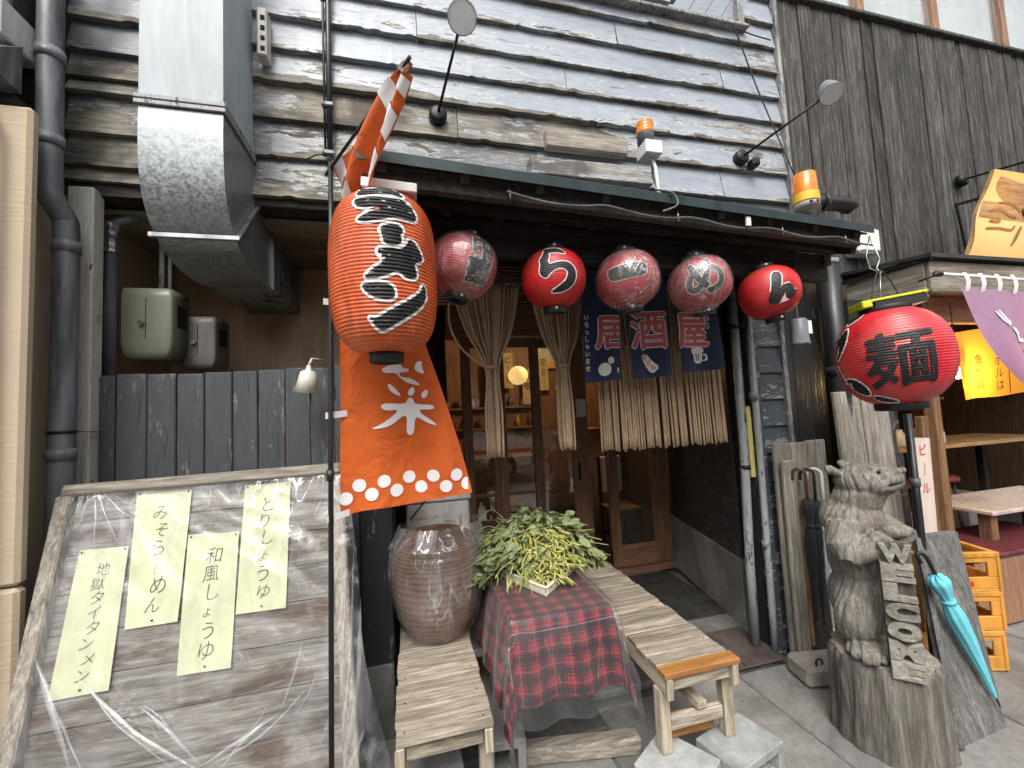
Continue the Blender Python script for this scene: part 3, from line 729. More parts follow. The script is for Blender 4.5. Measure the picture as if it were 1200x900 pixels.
# clear film stretched over the board, gathered at the foot
nrm_b = V((0, -1, .36)).normalized()
fm = MB()
def film_pt(u, v):
    z = 1.285-1.16*v; xl = -1.262+.07*v; xr = -.285+.19*v+.03*sin(v*9)*v
    x = xl+(xr-xl)*u; b = V((x, BY(z)-.016, z))
    fan = .006*nz(atan2(u-.15, .02+v*1.6)*14, .3, v*1.5)*min(1, v*6)*max(0, 1-v*1.6)
    low = max(0, v-.45)
    c = .050*low*nz(u*5-v*4, v*5, 2)+.042*low*abs(nz(u*9+v*7, v*2, 5))+.012*abs(nz(u*6-v*5, v*4, 9))*min(1, v*4)
    return b+nrm_b*(.010+fan+c+.02*low+.05*low*max(0, u-.75)*4)
fm.grid(film_pt, 110, 90)
pf_ = fm.alone('plastic_film', m_filmw, 'clear creased plastic film stretched over the menu board', 'plastic film', (-.75, 1.62, 0))
def on_board(x, y, lift):
    d = FW + RT*((x-600)/FPX) + UP*((450-y)/FPX); k = .36
    return CAM+d*((1.95-k*1.27+k*CAM.z)/(d.y-k*d.z)) + nrm_b*lift
rnd = random.Random(31)
FOLDS = [((50, 765), (70, 830), (92, 900), 3.4), ((62, 800), (84, 850), (104, 900), 1.6), ((100, 795), (165, 858), (236, 896), 4.2), ((112, 802), (150, 850), (214, 898), 1.8), ((172, 826), (206, 856), (240, 893), 2.6), ((176, 824), (196, 838), (212, 862), 1.4),
         ((240, 893), (285, 865), (330, 832), 2.6), ((243, 896), (310, 858), (366, 800), 1.6), ((262, 898), (292, 862), (318, 838), 3.0), ((330, 832), (350, 780), (358, 742), 2.0), ((345, 842), (368, 802), (372, 786), 1.6), ((270, 872), (300, 850), (322, 815), 1.5),
         ((416, 640), (412, 760), (400, 890), 2.0), ((424, 700), (420, 800), (404, 898), 3.4), ((406, 620), (405, 720), (398, 860), 1.2), ((428, 850), (418, 880), (408, 900), 3.2), ((376, 872), (384, 850), (392, 822), 1.6),
         ((112, 580), (106, 600), (99, 624), 1.3), ((118, 580), (119, 606), (118, 640), 1.8), ((122, 579), (130, 604), (146, 640), 1.3), ((128, 579), (146, 598), (166, 612), 1.4), ((134, 578), (160, 592), (190, 598), 1.0), ((104, 582), (99, 598), (92, 612), 1.0),
         ((162, 610), (168, 616), (174, 618), 4.5), ((158, 600), (166, 604), (172, 604), 3.0), ((249, 574), (240, 590), (229, 600), 1.0), ((252, 573), (250, 590), (249, 604), .8), ((340, 566), (350, 578), (366, 588), 1.0), ((356, 566), (354, 578), (346, 592), 1.0), ((216, 600), (206, 630), (186, 660), 1.0), ((205, 600), (190, 618), (170, 640), 1.0)]
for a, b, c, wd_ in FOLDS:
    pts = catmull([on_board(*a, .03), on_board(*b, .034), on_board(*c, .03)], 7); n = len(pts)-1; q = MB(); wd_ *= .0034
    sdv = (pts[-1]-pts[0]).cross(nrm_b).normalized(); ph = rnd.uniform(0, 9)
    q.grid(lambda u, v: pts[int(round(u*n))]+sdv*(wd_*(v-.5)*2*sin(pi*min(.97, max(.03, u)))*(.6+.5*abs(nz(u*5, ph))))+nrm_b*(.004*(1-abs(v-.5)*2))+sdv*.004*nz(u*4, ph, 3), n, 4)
    q.build('film_fold_glint', m_fold_glint, pf_)

# ------------------------------------------------------------------ conduit and clip on the siding
cn = thing('wall_conduit', 'black cable conduit running down the siding above the orange banner', 'conduit', (-.338, 2.09, 2.78))
MB().tube([(-.330, 2.092, 4.6), (-.338, 2.092, 3.4), (-.341, 2.092, 2.80)], .0135, 8).build('conduit', m_pipeb, cn)
MB().tube([(-.357, 2.094, 4.6), (-.362, 2.094, 3.4), (-.362, 2.094, 2.80)], .006, 6).build('cable', m_wireb, cn)
for z in (3.62, 3.05, 2.80): MB().box(-.375, -.32, 2.074, 2.11, z, z+.02, .003).build('clip', m_zpipe, cn)
MB().tube([(-.345, 2.08, 2.80), (-.40, 2.05, 2.77), (-.44, 2.03, 2.73)], .004, 5).build('cable_tail', m_wireb, cn)
cl = MB().box(P(301, 12, Y=2.06).x, P(313, 12, Y=2.06).x, 2.05, 2.12, P(308, 66, Y=2.06).z, P(308, 10, Y=2.06).z, .006)
bt = cl.alone('bracket', m_cream, 'pale slotted bracket on the siding beside the duct', 'bracket', P(308, 66, Y=2.08))
for i in range(4):
    z = P(308, 18+i*12, Y=2.05).z
    MB().box(P(305, 20, Y=2.05).x, P(310, 20, Y=2.05).x, 2.046, 2.052, z-.022, z, .001).build('slot', m_void, bt)
# ------------------------------------------------------------------ canopy over the entrance
ca = thing('canopy', 'dark lean to canopy with green metal edge over the lantern row', 'canopy', (1.0, 1.7, 2.3))
CL, CR = V((-.135, 1.30, 2.318)), V((2.185, 1.45, 2.283))
def along(t, dy=0, dz=0): return CL*(1-t)+CR*t+V((0, dy, dz))
bk = lambda t: V((along(t).x, 2.14, 2.60-.02*t))
MB().prism([along(0), along(1), bk(1), bk(0)], (0, 0, .012)).build('roof_sheet', m_roof, ca)
gq = MB(); prof = [(0, 0), (-.012, -.004), (-.014, .030), (-.008, .036), (.03, .040)]
gq.add([along(t, a, b-.012) for t in (0, 1) for a, b in prof], [(i, i+1, 6+i, 5+i) for i in range(4)])
gq.add([along(0, a, b-.012) for a, b in prof], [(0, 1, 2, 3, 4)]); gq.add([along(1, a, b-.012) for a, b in prof], [(4, 3, 2, 1, 0)])
gq.build('green_edge', m_gutter, ca)
MB().bar(along(.005, .05, -.035), along(.985, .05, -.035), .035, .06, (0, 0, 1)).build('eave_batten', m_dark_y, ca)
MB().bar(along(.01, .22, .005), along(.99, .16, -.02), .05, .07, (0, 0, 1)).build('purlin', m_dark, ca)
MB().bar(along(.01, .30, -.10), along(.98, .22, -.12), .05, .14, (0, 0, 1)).build('lantern_beam', m_dark, ca)
for i in range(9):
    t = .03+i*.117; MB().bar(along(t, .01, -.012), bk(t)+V((0, 0, -.05)), .032, .045, (0, 0, 1)).build('rafter', m_dark_y, ca)
for i in range(6):
    a, b = .0+i/6.0, (i+1)/6.0
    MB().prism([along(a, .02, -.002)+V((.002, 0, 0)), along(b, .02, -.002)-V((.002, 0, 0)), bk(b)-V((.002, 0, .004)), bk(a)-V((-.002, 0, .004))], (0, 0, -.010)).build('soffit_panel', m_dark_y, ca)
MB().bar((-.12, 1.36, 2.27), (-.12, 2.1, 2.53), .03, .09, (0, 0, 1)).build('side_rafter', m_dark_y, ca)
MB().bar((2.15, 1.50, 2.235), (2.15, 2.1, 2.50), .03, .10, (0, 0, 1)).build('side_rafter', m_dark_y, ca)
for x in (-.06, 2.12): MB().bar((x, 1.62, 2.20), (x, 2.12, 2.20), .045, .055, (0, 0, 1)).build('bracket_arm', m_dark_y, ca)
cb = thing('canopy_cable', 'grey cable sagging along the canopy eave with its clips', 'cable', (1.2, 1.36, 2.25))
pts = []
for i in range(25):
    t = .21+i/24*.80; pts.append(along(t, .012, -.045-.022*abs(sin(i*pi/5.2))))
MB().tube(catmull(pts, 3), .0042, 6).build('cable', m_wire, cb)
for t in (.215, .52, .76, .93): MB().tube([along(t, .018, -.02), along(t, .012, -.07)], .004, 5).build('hook', m_steel, cb)
MB().tube(catmull([along(.47, -.012, .03), along(.50, -.022, .02), along(.505, -.03, -.03), along(.48, -.012, -.055)], 6), .004, 6).build('cable_loop', m_wire, cb)
MB().box(*sum(([along(.665).x, along(.675).x], [along(.67).y-.004, along(.67).y+.004], [2.235, 2.275]), []), .001).build('white_tag', m_pw, cb)
# ------------------------------------------------------------------ beacons
def beacon(px, y, r, hh, name_label, yellow, stand):
    c = P(px[0], px[1], Y=y)
    t = thing('warning_beacon', name_label, 'beacon', c, 'warning beacons on the canopy')
    rings = [(r*.96, 0)]
    n = 7
    for i in range(n): rings += [(r*(1.0 if i % 2 == 0 else .955)*(1-.05*i/n), hh*(.02+.96*i/n)), (r*(.955 if i % 2 == 0 else 1.0)*(1-.05*i/n), hh*(.02+.96*(i+.85)/n))]
    rings += [(r*.9, hh*.985), (r*.55, hh), (0, hh)]
    if yellow: rings = [(r, 0), (r*.98, hh*.1), (r*.95, hh*.93), (r*.85, hh*.99), (0, hh)]
    MB().lathe(rings, c, seg=28).build('amber_lens', m_amber, t)
    if yellow:
        MB().lathe([(r*1.02, -.002), (r*1.05, -.045), (r*1.05, -.05), (0, -.05)], c, seg=28).build('base', m_yel, t)
        MB().lathe([(r*1.0, -.051), (r*1.0, -.075), (0, -.075)], c, seg=28).build('foot', m_cream, t)
        for k in range(3):
            a = radians(-120+k*32); MB().box(c.x+r*cos(a)-.006, c.x+r*cos(a)+.006, c.y+r*sin(a)*1.0-.003, c.y+r*sin(a)+.003, c.z-.068, c.z-.056, .001).build('vent', m_iron, t)
        MB().lathe([(.012, .005), (.014, hh*.6), (.004, hh*.7)], c, seg=10).build('lamp', m_alu, t)
    else:
        MB().lathe([(r*.97, -.001), (r*.93, -.055), (0, -.055)], c, seg=28).build('base', m_pipe, t)
        MB().box(c.x-.035, c.x+.055, c.y-.055, c.y+.035, c.z-.125, c.z-.058, .004).build('junction_box', m_plast, t)
        MB().tube([c+V((.02, -.01, -.126)), c+V((.03, -.02, -.18)), V((c.x+.0, c.y-.08, along(.5).z+.10))], .009, 8).build('stem', m_plast, t)
        MB().tube([c+V((.035, .01, -.126)), c+V((.04, .02, -.20)), V((c.x+.05, c.y-.06, along(.5).z+.10))], .006, 8).build('cable', m_wire, t)
def amber():
    m = M('amber_lens'); n = m.noise(9, 3, .5)
    c = m.mix(n, (.85, .20, .01), (1.0, .42, .03))
    return m.pr(c, .12, 0, None, .6, **{'Transmission Weight': .45, 'Coat Weight': .5, 'IOR': 1.3})
m_amber = amber(); m_yel = plain('yellow_plastic', (.72, .44, .03), .35, 0, .06)
beacon((756, 158), 1.72, .042, .062, 'small amber beacon with grey base on a white post above the lanterns', False, 0)
beacon((944, 228), 1.62, .057, .106, 'larger amber beacon with yellow base at the right end of the canopy', True, 0)
eb = thing('pipe_elbow', 'black pipe elbow lying on the right end of the canopy', 'pipe', (2.35, 1.78, 2.52))
MB().tube(catmull([(2.27, 1.80, 2.44), (2.265, 1.79, 2.56), (2.285, 1.785, 2.60), (2.34, 1.78, 2.605), (2.50, 1.77, 2.60), (2.535, 1.77, 2.585)], 5), .043, 14).build('pipe', m_pipeb, eb)
for x in (2.33, 2.515): MB().tube([(x-.012, 1.78, 2.604), (x+.012, 1.779, 2.603)], .049, 14).build('collar', m_pipeb, eb)
bp = thing('downpipe', 'thick black downpipe at the right corner of the ramen shop', 'pipe', (2.62, 2.02, 0))
MB().tube([(2.615, 2.02, 0), (2.635, 2.02, 1.7), (2.635, 2.02, 2.52)], .058, 18).build('pipe', m_pipeb, bp)
MB().tube([(2.636, 2.02, 2.335), (2.636, 2.02, 2.365)], .0605, 18).build('tape', m_zpipe, bp)
MB().tube([(2.633, 2.02, 1.62), (2.633, 2.02, 1.68)], .064, 18).build('collar', m_pipeb, bp)
wd = thing('wall_unit', 'small white plastic box on the dark boards near the canopy end', 'box', P(1015, 283, Y=2.1))
c = P(1015, 283, Y=2.1); MB().box(c.x-.10, c.x+.10, 2.07, 2.195, c.z-.09, c.z+.09, .02).build('case', m_plast, wd)
# ------------------------------------------------------------------ weathered blocks fixed to the siding
for (q, y0, lab) in ((((640, 150), (735, 160), (733, 180), (640, 170)), 2.07, 'upper grey timber block fixed to the siding by the beacon'), (((622, 182), (765, 196), (763, 215), (622, 203)), 2.05, 'lower longer peeling timber block fixed to the siding above the canopy')):
    pt = [P(x, y, Y=y0) for x, y in q]; z0 = (pt[3].z+pt[2].z)/2; z1 = (pt[0].z+pt[1].z)/2
    b = MB(); b.box(pt[0].x, pt[1].x, y0, 2.13, z0, z1, .005)
    b.alone('timber_block', m_greyx if y0 > 2.06 else m_trimx, lab, 'timber', ((pt[0].x+pt[1].x)/2, 2.13, z0))
# ------------------------------------------------------------------ banner and its pole
def paintcloth(name, col): return cloth(name, col, .75, 600, .10, .1, .25, .8)
m_orange = paintcloth('orange_banner_cloth', (.66, .130, .026))
m_tab = cloth('white_tape', (.72, .70, .70), .8, 600, .04, .1)
PX, PYB = -.252, 1.50
bn = thing('banner', 'tall orange ramen banner with white dots hanging behind the big lantern', 'banner', (PX, PYB, .2))
tp = V((-.243, 1.50, 2.405))
pole = MB(); pole.tube([(-.285, 1.50, .0), (-.262, 1.50, 1.40), (-.2495, 1.50, 2.0), tp], .0085, 10)
pole.build('pole', m_pipeb, bn)
MB().tube([(-.2655, 1.50, 1.30), (-.2645, 1.50, 1.335)], .0125, 10).build('pole_joint', m_pipeb, bn)
tip = V((.024, 1.018, 2.408)); d_ = (tip-tp).normalized()
MB().tube([tp-d_*.05+V((-.0, 0, -.02)), tip+d_*.01+V((0, 0, .0))], .0055, 8).build('cross_arm', m_pipeb, bn)
def bann_Y(x, z):
    k = min(1, max(0, (x+.24)/.45)); d = max(0, 2.05-z)
    return 1.545 + .034*sin(k*8+z*3.2)*min(1, d*1.4)*(.3+k) + .012*sin(k*15-z*5)*k + .05*k + .016*nz(x*9, z*4)
rows = [(2.36, -.243, -.16), (2.25, -.240, -.09), (2.12, -.240, .035), (1.98, -.240, .055), (1.82, -.238, .058), (1.744, -.239, .068), (1.551, -.240, .123), (1.358, -.2435, .179), (1.205, -.247, .2135), (1.172, -.2475, .2165)]
def bann_edge(z, k):
    for a, b in zip(rows[:-1], rows[1:]):
        if a[0] >= z >= b[0]:
            t = (a[0]-z)/(a[0]-b[0]); return a[k]*(1-t)+b[k]*t
    return rows[-1][k] if z < rows[-1][0] else rows[0][k]
def bann(u, v):
    z = 2.24-(2.24-1.17)*v; x0, x1 = bann_edge(z, 1)+.006, bann_edge(z, 2); x = x0+(x1-x0)*u
    zz = z + .030*u*v + .006*sin(u*9)*v
    return (x, bann_Y(x, zz), zz)
MB().grid(bann, 30, 60).build('cloth', m_orange, bn)
# gathered upper part of the cloth hanging from the arm
def fold(u, v):
    a = tp+(tip-tp)*v
    lowp = V((-.243+.14*u*(1-v)**1.0, 1.545+.02*sin(u*12), 2.24)) if v < .02 else None
    wdt = .30*(1-v)**.8+.030
    q = a + V((.012*sin(u*8+v*6), .045*sin(u*9.5+v*4)*(1-v)+.02*u, -wdt*u))
    q.x += .16*u*(1-v)**2*.6
    return q
MB().grid(fold, 18, 24).build('upper_cloth', m_orange, bn)
wm = MB()
for a, b, c0, c1 in ((.02, .14, .0, .35), (.06, .20, .45, 1.0), (.30, .36, 0, .18), (.52, .66, .55, 1.0), (.74, .86, .0, 1.0), (.93, .985, .0, 1.0), (.36, .44, .75, 1.0)):
    wm.grid(lambda u, v: V(fold(c0+(c1-c0)*u, a+(b-a)*v))+V((-.003, -.004, 0)), 6, 6)
wm.build('white_print', m_tab, bn)
SAI= [[(-0.099, 1.676), (-0.078, 1.689), (-0.058, 1.693), (-0.053, 1.708), (-0.029, 1.705), (-0.025, 1.682), (0.004, 1.674), (-0.006, 1.662), (-0.035, 1.664), (-0.031, 1.647), (0.008, 1.641), (0.047, 1.611), (-0.002, 1.621), (-0.031, 1.642), (-0.045, 1.663), (-0.083, 1.662)], [(0.03, 1.702), (0.048, 1.706), (0.049, 1.676), (0.058, 1.655), (0.033, 1.661), (0.019, 1.676)], [(-0.079, 1.622), (-0.065, 1.623), (-0.023, 1.572), (-0.066, 1.591)], [(-0.003, 1.596), (0.012, 1.611), (0.021, 1.595), (0.011, 1.575), (-0.006, 1.579)], [(0.041, 1.584), (0.066, 1.599), (0.065, 1.573), (0.045, 1.561)], [(-0.105, 1.54), (-0.091, 1.554), (-0.014, 1.546), (-0.004, 1.571), (0.014, 1.565), (0.015, 1.545), (0.084, 1.539), (0.088, 1.521), (0.019, 1.525), (0.106, 1.459), (0.062, 1.472), (0.018, 1.504), (0.013, 1.44), (-0.002, 1.428), (-0.016, 1.441), (-0.01, 1.516), (-0.074, 1.465), (-0.145, 1.459), (-0.093, 1.481), (-0.034, 1.527), (-0.087, 1.525)]]
DOTS= [(-0.223, 1.229), (-0.179, 1.269), (-0.139, 1.234), (-0.097, 1.274), (-0.055, 1.236), (-0.01, 1.277), (0.032, 1.238), (0.076, 1.278), (0.12, 1.239), (0.16, 1.277), (0.199, 1.240)]
pr = MB(); fb = lambda x, z: (x, bann_Y(x, z)-.0035, z)
for pg in SAI:
    pr = MB(); lay_polys(pr, [pg], fb, .02, 0, 2); pr.build('letter_stroke', m_tab, bn)
for x, z in DOTS:
    r = .0225
    pr = MB(); lay_polys(pr, [[(min(x+r*cos(a*pi/10), bann_edge(z, 2)-.002), z+r*sin(a*pi/10)) for a in range(20)]], fb, .02, 0, 0)
    pr.build('white_dot', m_tab, bn)
for z in (1.905, 1.515, 1.175):
    q = MB(); q.grid(lambda u, v: (-.275+.062*u, 1.492+.05*u-.004*sin(u*3), z-.010+.022*v+.006*u), 4, 2); q.build('pole_tab', m_tab, bn)
# ------------------------------------------------------------------ lanterns
def vinyl(name, c, c2, rough=.38, glowk=.0):
    m = M(name); n = m.noise(5, 5, .6, .5); f = m.noise(60, 3, .5)
    col = m.mix(m.ramp(n, [(.35, 0.0), (.7, 1.0)]), c, c2)
    dirt = m.ramp(m.noise(14, 7, .7, .6, m.sc((1, 1, .35))), [(.36, .62), (.54, 1.0)]); col = m.mix(1.0, col, dirt, 'MULTIPLY')
    fade = m.ramp(m.noise(3, 3, .5), [(.5, 0.0), (.75, .16)]); col = m.mix(fade, col, (.62, .36, .28))
    return m.pr(col, rough, 0, m.bump(f, .05, .003), .5, **{'Subsurface Weight': .0})
m_lorange = vinyl('orange_lantern_vinyl', (.60, .098, .024), (.70, .14, .04), .36)
m_lred = vinyl('red_lantern_vinyl', (.46, .010, .012), (.57, .018, .019), .40)
m_ldull = vinyl('faded_red_lantern_vinyl', (.34, .018, .024), (.46, .035, .04), .5)
m_lred2 = vinyl('glossy_red_lantern_vinyl', (.50, .010, .020), (.63, .020, .034), .30)
m_wrap = film('lantern_wrap_film', .01, .05, (16, 2.2), .2, (.97, .96, .95), .35, .5, (1, 1, .6), .17)
def lantern(name, label, c, R, hz, n_rib, mat, power=2.0, rib=.0025, neck=.3, tilt=None, group=None, caph=.03, capr=None, flat=1.0):
    """pleated lantern with its centre at c; returns thing and a surface function (arc, height, lift) -> point"""
    t = thing(name, label, 'lantern', c, group); c = V(c)
    rot = tilt.to_matrix() if tilt is not None else Matrix.Identity(3)
    lim = (1-neck**power)**(1/power)       # body stops where the neck ring begins
    def rad(h):
        k = min(abs(h)/hz*lim, .9999); return R*(1-k**power)**(1/power)
    per = 4; N = n_rib*per; prof = []
    for i in range(N+1):
        h = -hz+2*hz*i/N; prof.append((rad(h)+rib*(abs(sin(pi*i/per))-.5), h))
    m = MB(); seg = 56; vs = []; fs = []
    for r, h in prof:
        for k in range(seg):
            a = 2*pi*k/seg; q_ = r*(1+.012*nz(sin(a)*1.3+c.x*3, cos(a)*1.3, h*9)); vs.append(c+rot@V((q_*sin(a), -q_*cos(a)*flat, h)))
    for i in range(N):
        for k in range(seg): fs.append((i*seg+k, i*seg+(k+1) % seg, (i+1)*seg+(k+1) % seg, (i+1)*seg+k))
    m.add(vs, fs, True); m.build('lantern_body', mat, t)
    cr = capr or rad(hz)*1.02
    def ring(h0, h1, nm):
        q = MB(); q.lathe([(cr*.98, h0), (cr, h0+.002), (cr, h1-.002), (cr*.98, h1), (cr*.85, h1), (cr*.85, h0), (cr*.98, h0)], (0, 0, 0), (0, 0, 1), 32)
        q.v = [c+rot@p for p in q.v]; return q.build(nm, m_ink, t)
    ring(-hz-caph, -hz+.006, 'bottom_ring'); ring(hz-.006, hz+caph*.7, 'top_ring')
    def surf(phi0, lift):
        def f(u, v):
            v = max(-hz*.98, min(hz*.98, v)); i = (v+hz)/(2*hz)*N
            r = rad(v)+rib*(abs(sin(pi*i/per))-.5)+lift; a = phi0+u/max(rad(v*.6), R*.6); r = lift+(r-lift)*(1+.012*nz(sin(a)*1.3+c.x*3, cos(a)*1.3, v*9))
            return c+rot@V((r*sin(a), -r*cos(a)*flat, v))
        return f
    return t, surf, rad, rot
def wire(t, pts, r=.0022, mat=None, nm='hanger'): MB().tube(pts, r, 6).build(nm, mat or m_wireb, t)
# big orange lantern
RAMEN= [[(-0.072, 0.19), (-0.031, 0.198), (0.024, 0.202), (0.058, 0.194), (0.071, 0.171), (0.029, 0.173), (-0.02, 0.168), (-0.057, 0.164), (-0.072, 0.171)], [(-0.076, 0.151), (-0.032, 0.159), (0.022, 0.158), (0.066, 0.163), (0.09, 0.14), (0.096, 0.111), (0.082, 0.1), (0.033, 0.102), (-0.005, 0.089), (-0.04, 0.083), (-0.062, 0.089), (-0.04, 0.106), (-0.004, 0.121), (0.031, 0.133), (-0.01, 0.127), (-0.045, 0.123), (-0.066, 0.133)], [(-0.005, 0.069), (0.02, 0.08), (0.044, 0.08), (0.053, 0.066), (0.044, 0.053), (0.048, 0.04), (0.044, 0.027), (0.019, 0.022), (0.004, 0.028), (0.001, 0.047)], [(-0.016, 0.011), (0.021, 0.016), (0.042, 0.014), (0.059, 0.027), (0.066, 0.047), (0.083, 0.041), (0.103, 0.013), (0.106, -0.003), (0.077, -0.017), (0.086, -0.039), (0.083, -0.056), (0.059, -0.063), (0.035, -0.044), (0.016, -0.054), (-0.015, -0.066), (-0.047, -0.065), (-0.026, -0.043), (0.005, -0.023)], [(-0.053, -0.081), (-0.021, -0.077), (0.016, -0.08), (0.027, -0.095), (0.027, -0.114), (0.009, -0.121), (-0.022, -0.115), (-0.042, -0.1)], [(-0.04, -0.162), (-0.02, -0.168), (0.02, -0.143), (0.064, -0.117), (0.096, -0.091), (0.108, -0.065), (0.118, -0.094), (0.109, -0.119), (0.083, -0.145), (0.049, -0.168), (0.012, -0.19), (-0.009, -0.198), (-0.027, -0.183)]]
LT = V((-.0655, 1.35, 1.952))
RAMEN = [[(x*1.14+.004, y*1.10+.012) for x, y in p] for p in RAMEN]
t, sf, rad, rot = lantern('paper_lantern', 'big tall orange lantern reading ラーメン at the left end of the canopy', LT, .163, .250, 46, m_lorange, 3.3, .0042, .36, None, None, .03, .052)
q = MB(); lay_polys(q, RAMEN, sf(0, .0025), .014, .0085, 2); q.build('white_outline', m_pw, t)
q = MB(); lay_polys(q, RAMEN, sf(0, .0040), .014, 0, 2); q.build('lettering', m_ink, t)
hk = MB(); hk.box(-.085, .085, -.05, .05, 0, .012, .004); hk.box(-.085, .085, -.052, -.044, -.012, .02, .003)
hk.v = [LT+V((.025, 0, .275))+Matrix.Rotation(radians(3), 3, 'Y')@p for p in hk.v]; hk.build('white_hook_plate', m_plast, t)
wire(t, catmull([LT+V((-.05, 0, .25)), LT+V((-.03, -.0, .30)), LT+V((.03, 0, .30)), LT+V((.05, 0, .25))], 6), .004, m_iron)
wire(t, [LT+V((0, 0, .29)), LT+V((0.0, .02, .36))], .003)
# five small round lanterns
gl = 'round lanterns hung under the canopy'
RA= [(-0.062, 0.098), (0.026, 0.095), (0.046, 0.064), (0.003, 0.074), (-0.033, 0.072), (-0.024, 0.062), (-0.031, 0.033), (-0.023, 0.023), (0.01, 0.033), (0.049, 0.033), (0.079, 0.007), (0.082, -0.033), (0.062, -0.062), (0.023, -0.08), (-0.03, -0.08), (0.01, -0.059), (0.039, -0.036), (0.046, -0.007), (0.03, 0.008), (0.003, 0.007), (-0.023, -0.01), (-0.039, -0.03), (-0.066, -0.01), (-0.059, 0.026), (-0.066, 0.046), (-0.049, 0.072)]
NN= [(-0.014, 0.077), (0.027, 0.069), (0.01, 0.019), (-0.005, -0.01), (0.01, 0.005), (0.039, 0.01), (0.053, -0.01), (0.053, -0.029), (0.067, -0.024), (0.063, -0.053), (0.034, -0.063), (0.014, -0.048), (0.019, -0.024), (0.0, -0.039), (-0.024, -0.072), (-0.065, -0.053), (-0.039, -0.01)]
BAR = [(-.075, .030), (.065, .034), (.078, .018), (.076, -.010), (.062, -.022), (-.06, -.026), (-.078, -.012), (-.082, .012)]
specs = [((542, 312), 'wrap', 34, 'faded red lantern in clear wrap just right of the big orange lantern', (0, 14)),
         ((649, 327), 'red', 5, 'red round lantern painted with a black ら', (3, 0)),
         ((735, 328), 'wrap', 2, 'faded red lantern in clear wrap marked with a long black bar', (0, -5)),
         ((819, 333), 'wrap', 12, 'faded red lantern in clear wrap painted with a め', (0, -9)),
         ((901, 343), 'red', 20, 'red round lantern painted with ん at the right end of the row', (-2, -12))]
for i, (px, kind, da, lab, tl) in enumerate(specs):
    c = P(px[0], px[1], Y=1.56); from mathutils import Euler
    tilt = Euler((radians(tl[0]), radians(tl[1]), 0)).to_quaternion()
    t, sf, rad, rot = lantern('paper_lantern', lab, c, .130, .116, 26, m_lred if kind == 'red' else m_ldull, 2.2, .0012, .36, tilt, gl, .026, .047)
    ph = atan2(-c.x, c.y) + radians(da); ph = ph if True else 0
    o_, k_ = MB(), MB()
    if i == 1: lay_polys(o_, [RA], sf(ph, .0016), .016, .0045); lay_polys(k_, [RA], sf(ph, .0028), .016)
    elif i == 4: lay_polys(o_, [NN], sf(ph, .0016), .016, .0045); lay_polys(k_, [NN], sf(ph, .0028), .016)
    elif i == 2: lay_polys(o_, [BAR], sf(ph, .0016), .016, .0045); lay_polys(k_, [BAR], sf(ph, .0028), .016)
    elif i == 3: bold(o_, 'め', lambda l: sf(ph, .0016+l*.5), .165, 0, .005, .062, sx=1.1, maxe=.016); bold(k_, 'め', lambda l: sf(ph, .0032+l*.5), .165, 0, .005, .036, sx=1.1, maxe=.016)
    else:
        for j, ch in enumerate('中華'):
            o_, k_ = MB(), MB(); glyph(o_, ch, sf(ph, .0016), .105, .004, .048-.095*j, .07, 1, 0, .12, .016); glyph(k_, ch, sf(ph, .0028), .105, .004, .048-.095*j, .042, 1, 0, .12, .016)
            if j == 0: o_.build('letter_outline', m_cream, t); k_.build('lettering', m_ink, t)
    o_.build('letter_outline', m_pw if kind == 'red' else m_cream, t); k_.build('lettering', m_ink, t)
    for sg in (-1, 1):
        b_ = c+rot@V((.048*sin(ph*.8), -.048*cos(ph*.8), sg*(.116+.010)))
        MB().lathe([(0, 0), (.0065, 0), (.005, .003), (0, .0035)], b_, rot@V((sin(ph), -cos(ph), 0)), 10).build('white_stud', m_pw, t)
    wire(t, catmull([c+V((-.04, 0, .135)), c+V((0, 0, .165)), c+V((.04, 0, .135))], 6), .0022)
    wire(t, [c+V((0, 0, .165)), (c.x, c.y, max(c.z+.17, 2.20))])
    if kind == 'wrap':
        wq = MB(); n_ = 40; m2 = 30
        def wf(u, v, c=c, rot=rot, i=i, rad=rad):
            a = u*2*pi; h = -.143+.286*v; r = (rad(h) if abs(h) < .112 else rad(.112)-(rad(.112)-.028)*(abs(h)-.112)/.031)+.006
            r += .004*abs(nz(cos(a)*4, sin(a)*4, h*14+i*9)) + .002*nz(cos(a)*9, sin(a)*9, h*5+i)
            return c+rot@V((r*sin(a), -r*cos(a), h))
        wq.grid(wf, n_, m2); wq.build('plastic_wrap', m_wrap, t)
# ------------------------------------------------------------------ big red lantern at the right
c = P(1046, 418, Y=1.42)
tilt = Euler((radians(-1), radians(-3), 0)).to_quaternion()
t, sf, rad, rot = lantern('paper_lantern', 'large glossy red lantern painted with 麺 hanging right of the canopy', c, .212, .215, 36, m_lred2, 2.25, .0028, .42, tilt, None, .03, .095)
ph = atan2(-c.x, c.y)+radians(9)
ph = -atan2(c.x, c.y)+radians(7)
k_ = MB(); bold(k_, '麺', lambda l: sf(ph, .0035+l), .25, .0, -.02, .022, shear=.06, rot=.06, maxe=.011); k_.build('lettering', m_ink, t)
LEAF = [[(-.235, .135), (-.205, .155), (-.19, .12), (-.20, .075), (-.235, .03), (-.262, .0), (-.268, .06), (-.258, .11)], [(-.29, .20), (-.22, .165), (-.15, .205), (-.20, .215), (-.27, .225)],
        [(-.268, -.01), (-.258, -.05), (-.245, -.085), (-.235, -.10), (-.25, -.10), (-.272, -.06)], [(-.235, -.085), (-.185, -.085), (-.145, -.12), (-.138, -.158), (-.16, -.168), (-.20, -.15), (-.225, -.12)], [(-.13, -.168), (-.06, -.19), (-.02, -.205), (-.09, -.205), (-.14, -.19)]]
o_, k_ = MB(), MB()
